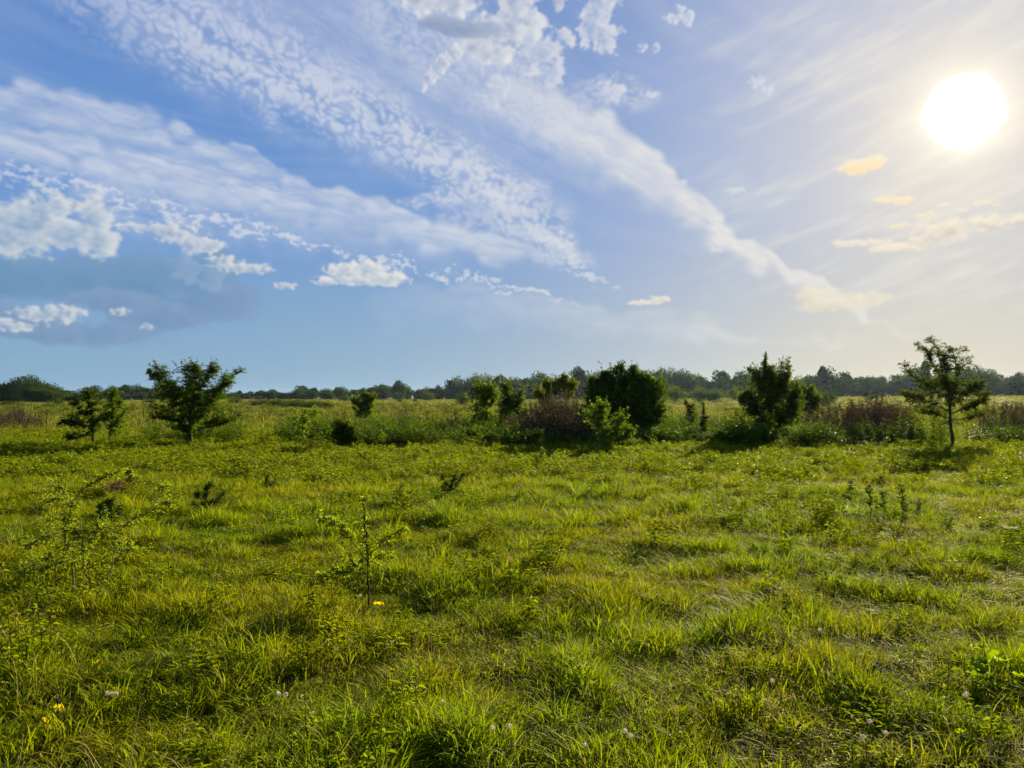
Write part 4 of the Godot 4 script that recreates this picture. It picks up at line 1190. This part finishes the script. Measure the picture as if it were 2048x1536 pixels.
	for q in [[748, 1216, "yellow leaf lying at the foot of the dark-stemmed sapling"], [775, 1084, "small yellow leaf caught in the grass right of the dark-stemmed sapling"], [1911, 1484, "pale yellow-green round leaf lying in the near grass"], [190, 1342, "yellowed leaf among the grass near the wilted weed"]]:
		var p := spot(q[0], q[1] + 14)
		var l := thing("fallen_leaf", q[2], "leaf", p + Vector3(0, 0.07, 0))
		leaf_part(l, "blade", yellow if q[0] != 1911 else pale, Vector3.ZERO, 1.7 + rng.randf_range(-0.4, 0.4), -0.25)
		var st := Shape.new()
		st.tube(PackedVector3Array([Vector3(0, -0.06, 0), Vector3(0.004, -0.02, 0.002), Vector3.ZERO]), 0.0016, 0.0012, 4, Color(0.2, 0.16, 0.03))
		part(l, "leaf_stalk", st.mesh(leaf_mat))
	# clover heads
	var ch := Shape.new()
	for k in 60:
		var u := rand_unit()
		var sd := u.cross(Vector3(0.2, 0.9, 0.3)).normalized()
		ch.leaf(u * 0.005, u, sd, sd.cross(u), 0.009, 0.0045, 0.1, 0.1, varied(Color(0.62, 0.58, 0.50), 0.15))
	var cs := Shape.new()
	cs.tube(PackedVector3Array([Vector3(0.01, -0.13, 0.0), Vector3(0.004, -0.06, 0.004), Vector3.ZERO]), 0.0013, 0.001, 4, Color(0.09, 0.13, 0.02))
	var clover := Node3D.new()
	part(clover, "flower_head", ch.mesh(dead_mat))
	part(clover, "stem", cs.mesh(leaf_mat))
	for q in [[1740, 1478], [1772, 1504], [1726, 1512], [1934, 1418], [1932, 1424], [1250, 1500], [985, 1494], [1020, 1490], [1170, 1530], [885, 1436], [215, 1416], [224, 1418], [232, 1417], [556, 1418], [572, 1420], [1262, 1510], [1640, 1280], [1795, 1255], [1780, 1062], [1755, 1080], [1806, 1052], [1890, 1068], [1952, 1047], [1992, 1058], [1976, 1006], [1908, 1060], [1370, 970], [720, 1205], [1560, 1190], [1545, 1390], [1840, 1210]]:
		var c := clover.duplicate()
		c.name = numbered("clover_flower")
		add_child(c, true)
		var p := spot(q[0], q[1] + 20)
		c.position = Vector3(p.x, p.y + 0.125, p.z)
		c.rotation.y = rng.randf() * TAU
		c.set_meta("label", "small white clover head among the grass")
		c.set_meta("category", "flower")
		c.set_meta("group", "white clover heads")
	clover.free()
	# wire fence in the hay field
	var ends := [[-40, 44.0], [39, 42.0], [94, 42.5], [200, 46.0], [287, 48.5], [400, 52.0], [525, 56.0], [605, 59.0], [684, 62.0], [766, 66.0], [842, 70.0], [930, 75.0], [1000, 80.0]]
	var fp := at_depth(287, 48.5)
	var fence := thing("wire_fence", "old wire fence of thin rusty steel posts across the hay field", "fence", fp)
	var tops := []
	for e in ends:
		var p := at_depth(e[0], e[1]) - fp
		var post := Shape.new()
		var lean := Vector3(rng.randf_range(-0.05, 0.05), 0, rng.randf_range(-0.05, 0.05))
		post.tube(PackedVector3Array([p + Vector3(0, -0.25, 0), p + Vector3(0, 0.45, 0) + lean * 0.5, p + Vector3(0, 0.86, 0) + lean]), 0.016, 0.015, 4, Color(0.07, 0.045, 0.035))
		post.tube(PackedVector3Array([p + Vector3(0.02, -0.25, 0), p + Vector3(0.02, 0.85, 0) + lean]), 0.009, 0.009, 4, Color(0.06, 0.04, 0.032))
		part(fence, "post", post.mesh(bark_mat))
		tops.append(p + lean)
	for h in [0.30, 0.55, 0.8]:
		var wire := Shape.new()
		var line := PackedVector3Array()
		for k in tops.size() - 1:
			for q in 4:
				line.append(tops[k].lerp(tops[k + 1], q / 4.0) + Vector3(0, h - 0.05 * sin(PI * q / 4.0), 0))
		line.append(tops[tops.size() - 1] + Vector3(0, h, 0))
		wire.tube(line, 0.003, 0.003, 3, Color(0.08, 0.06, 0.05))
		part(fence, "wire", wire.mesh(bark_mat))

# ---------------------------------------------------------------- put together
func build_land() -> void:
	grass_mat = leafy("grass_blades", 0.55, 0.11, Color(0.97, 1.0, 0.45))
	leaf_mat = leafy("leaves", 0.55, 0.14, Color(0.95, 1.0, 0.42))
	far_mat = leafy("far_leaves", 0.7, 0.15, Color(0.75, 0.8, 0.35))
	dead_mat = leafy("dead_stalks", 0.75, 0.2, Color(0.55, 0.5, 0.42))
	bark_mat = woody("bark")
	make_ground()
	make_wood()
	print("wood ", Time.get_ticks_msec())
	make_shrubs()
	print("shrubs ", Time.get_ticks_msec())
	make_thickets()
	rng.seed = 9
	make_small_things()
	rng.seed = 5
	make_sward()
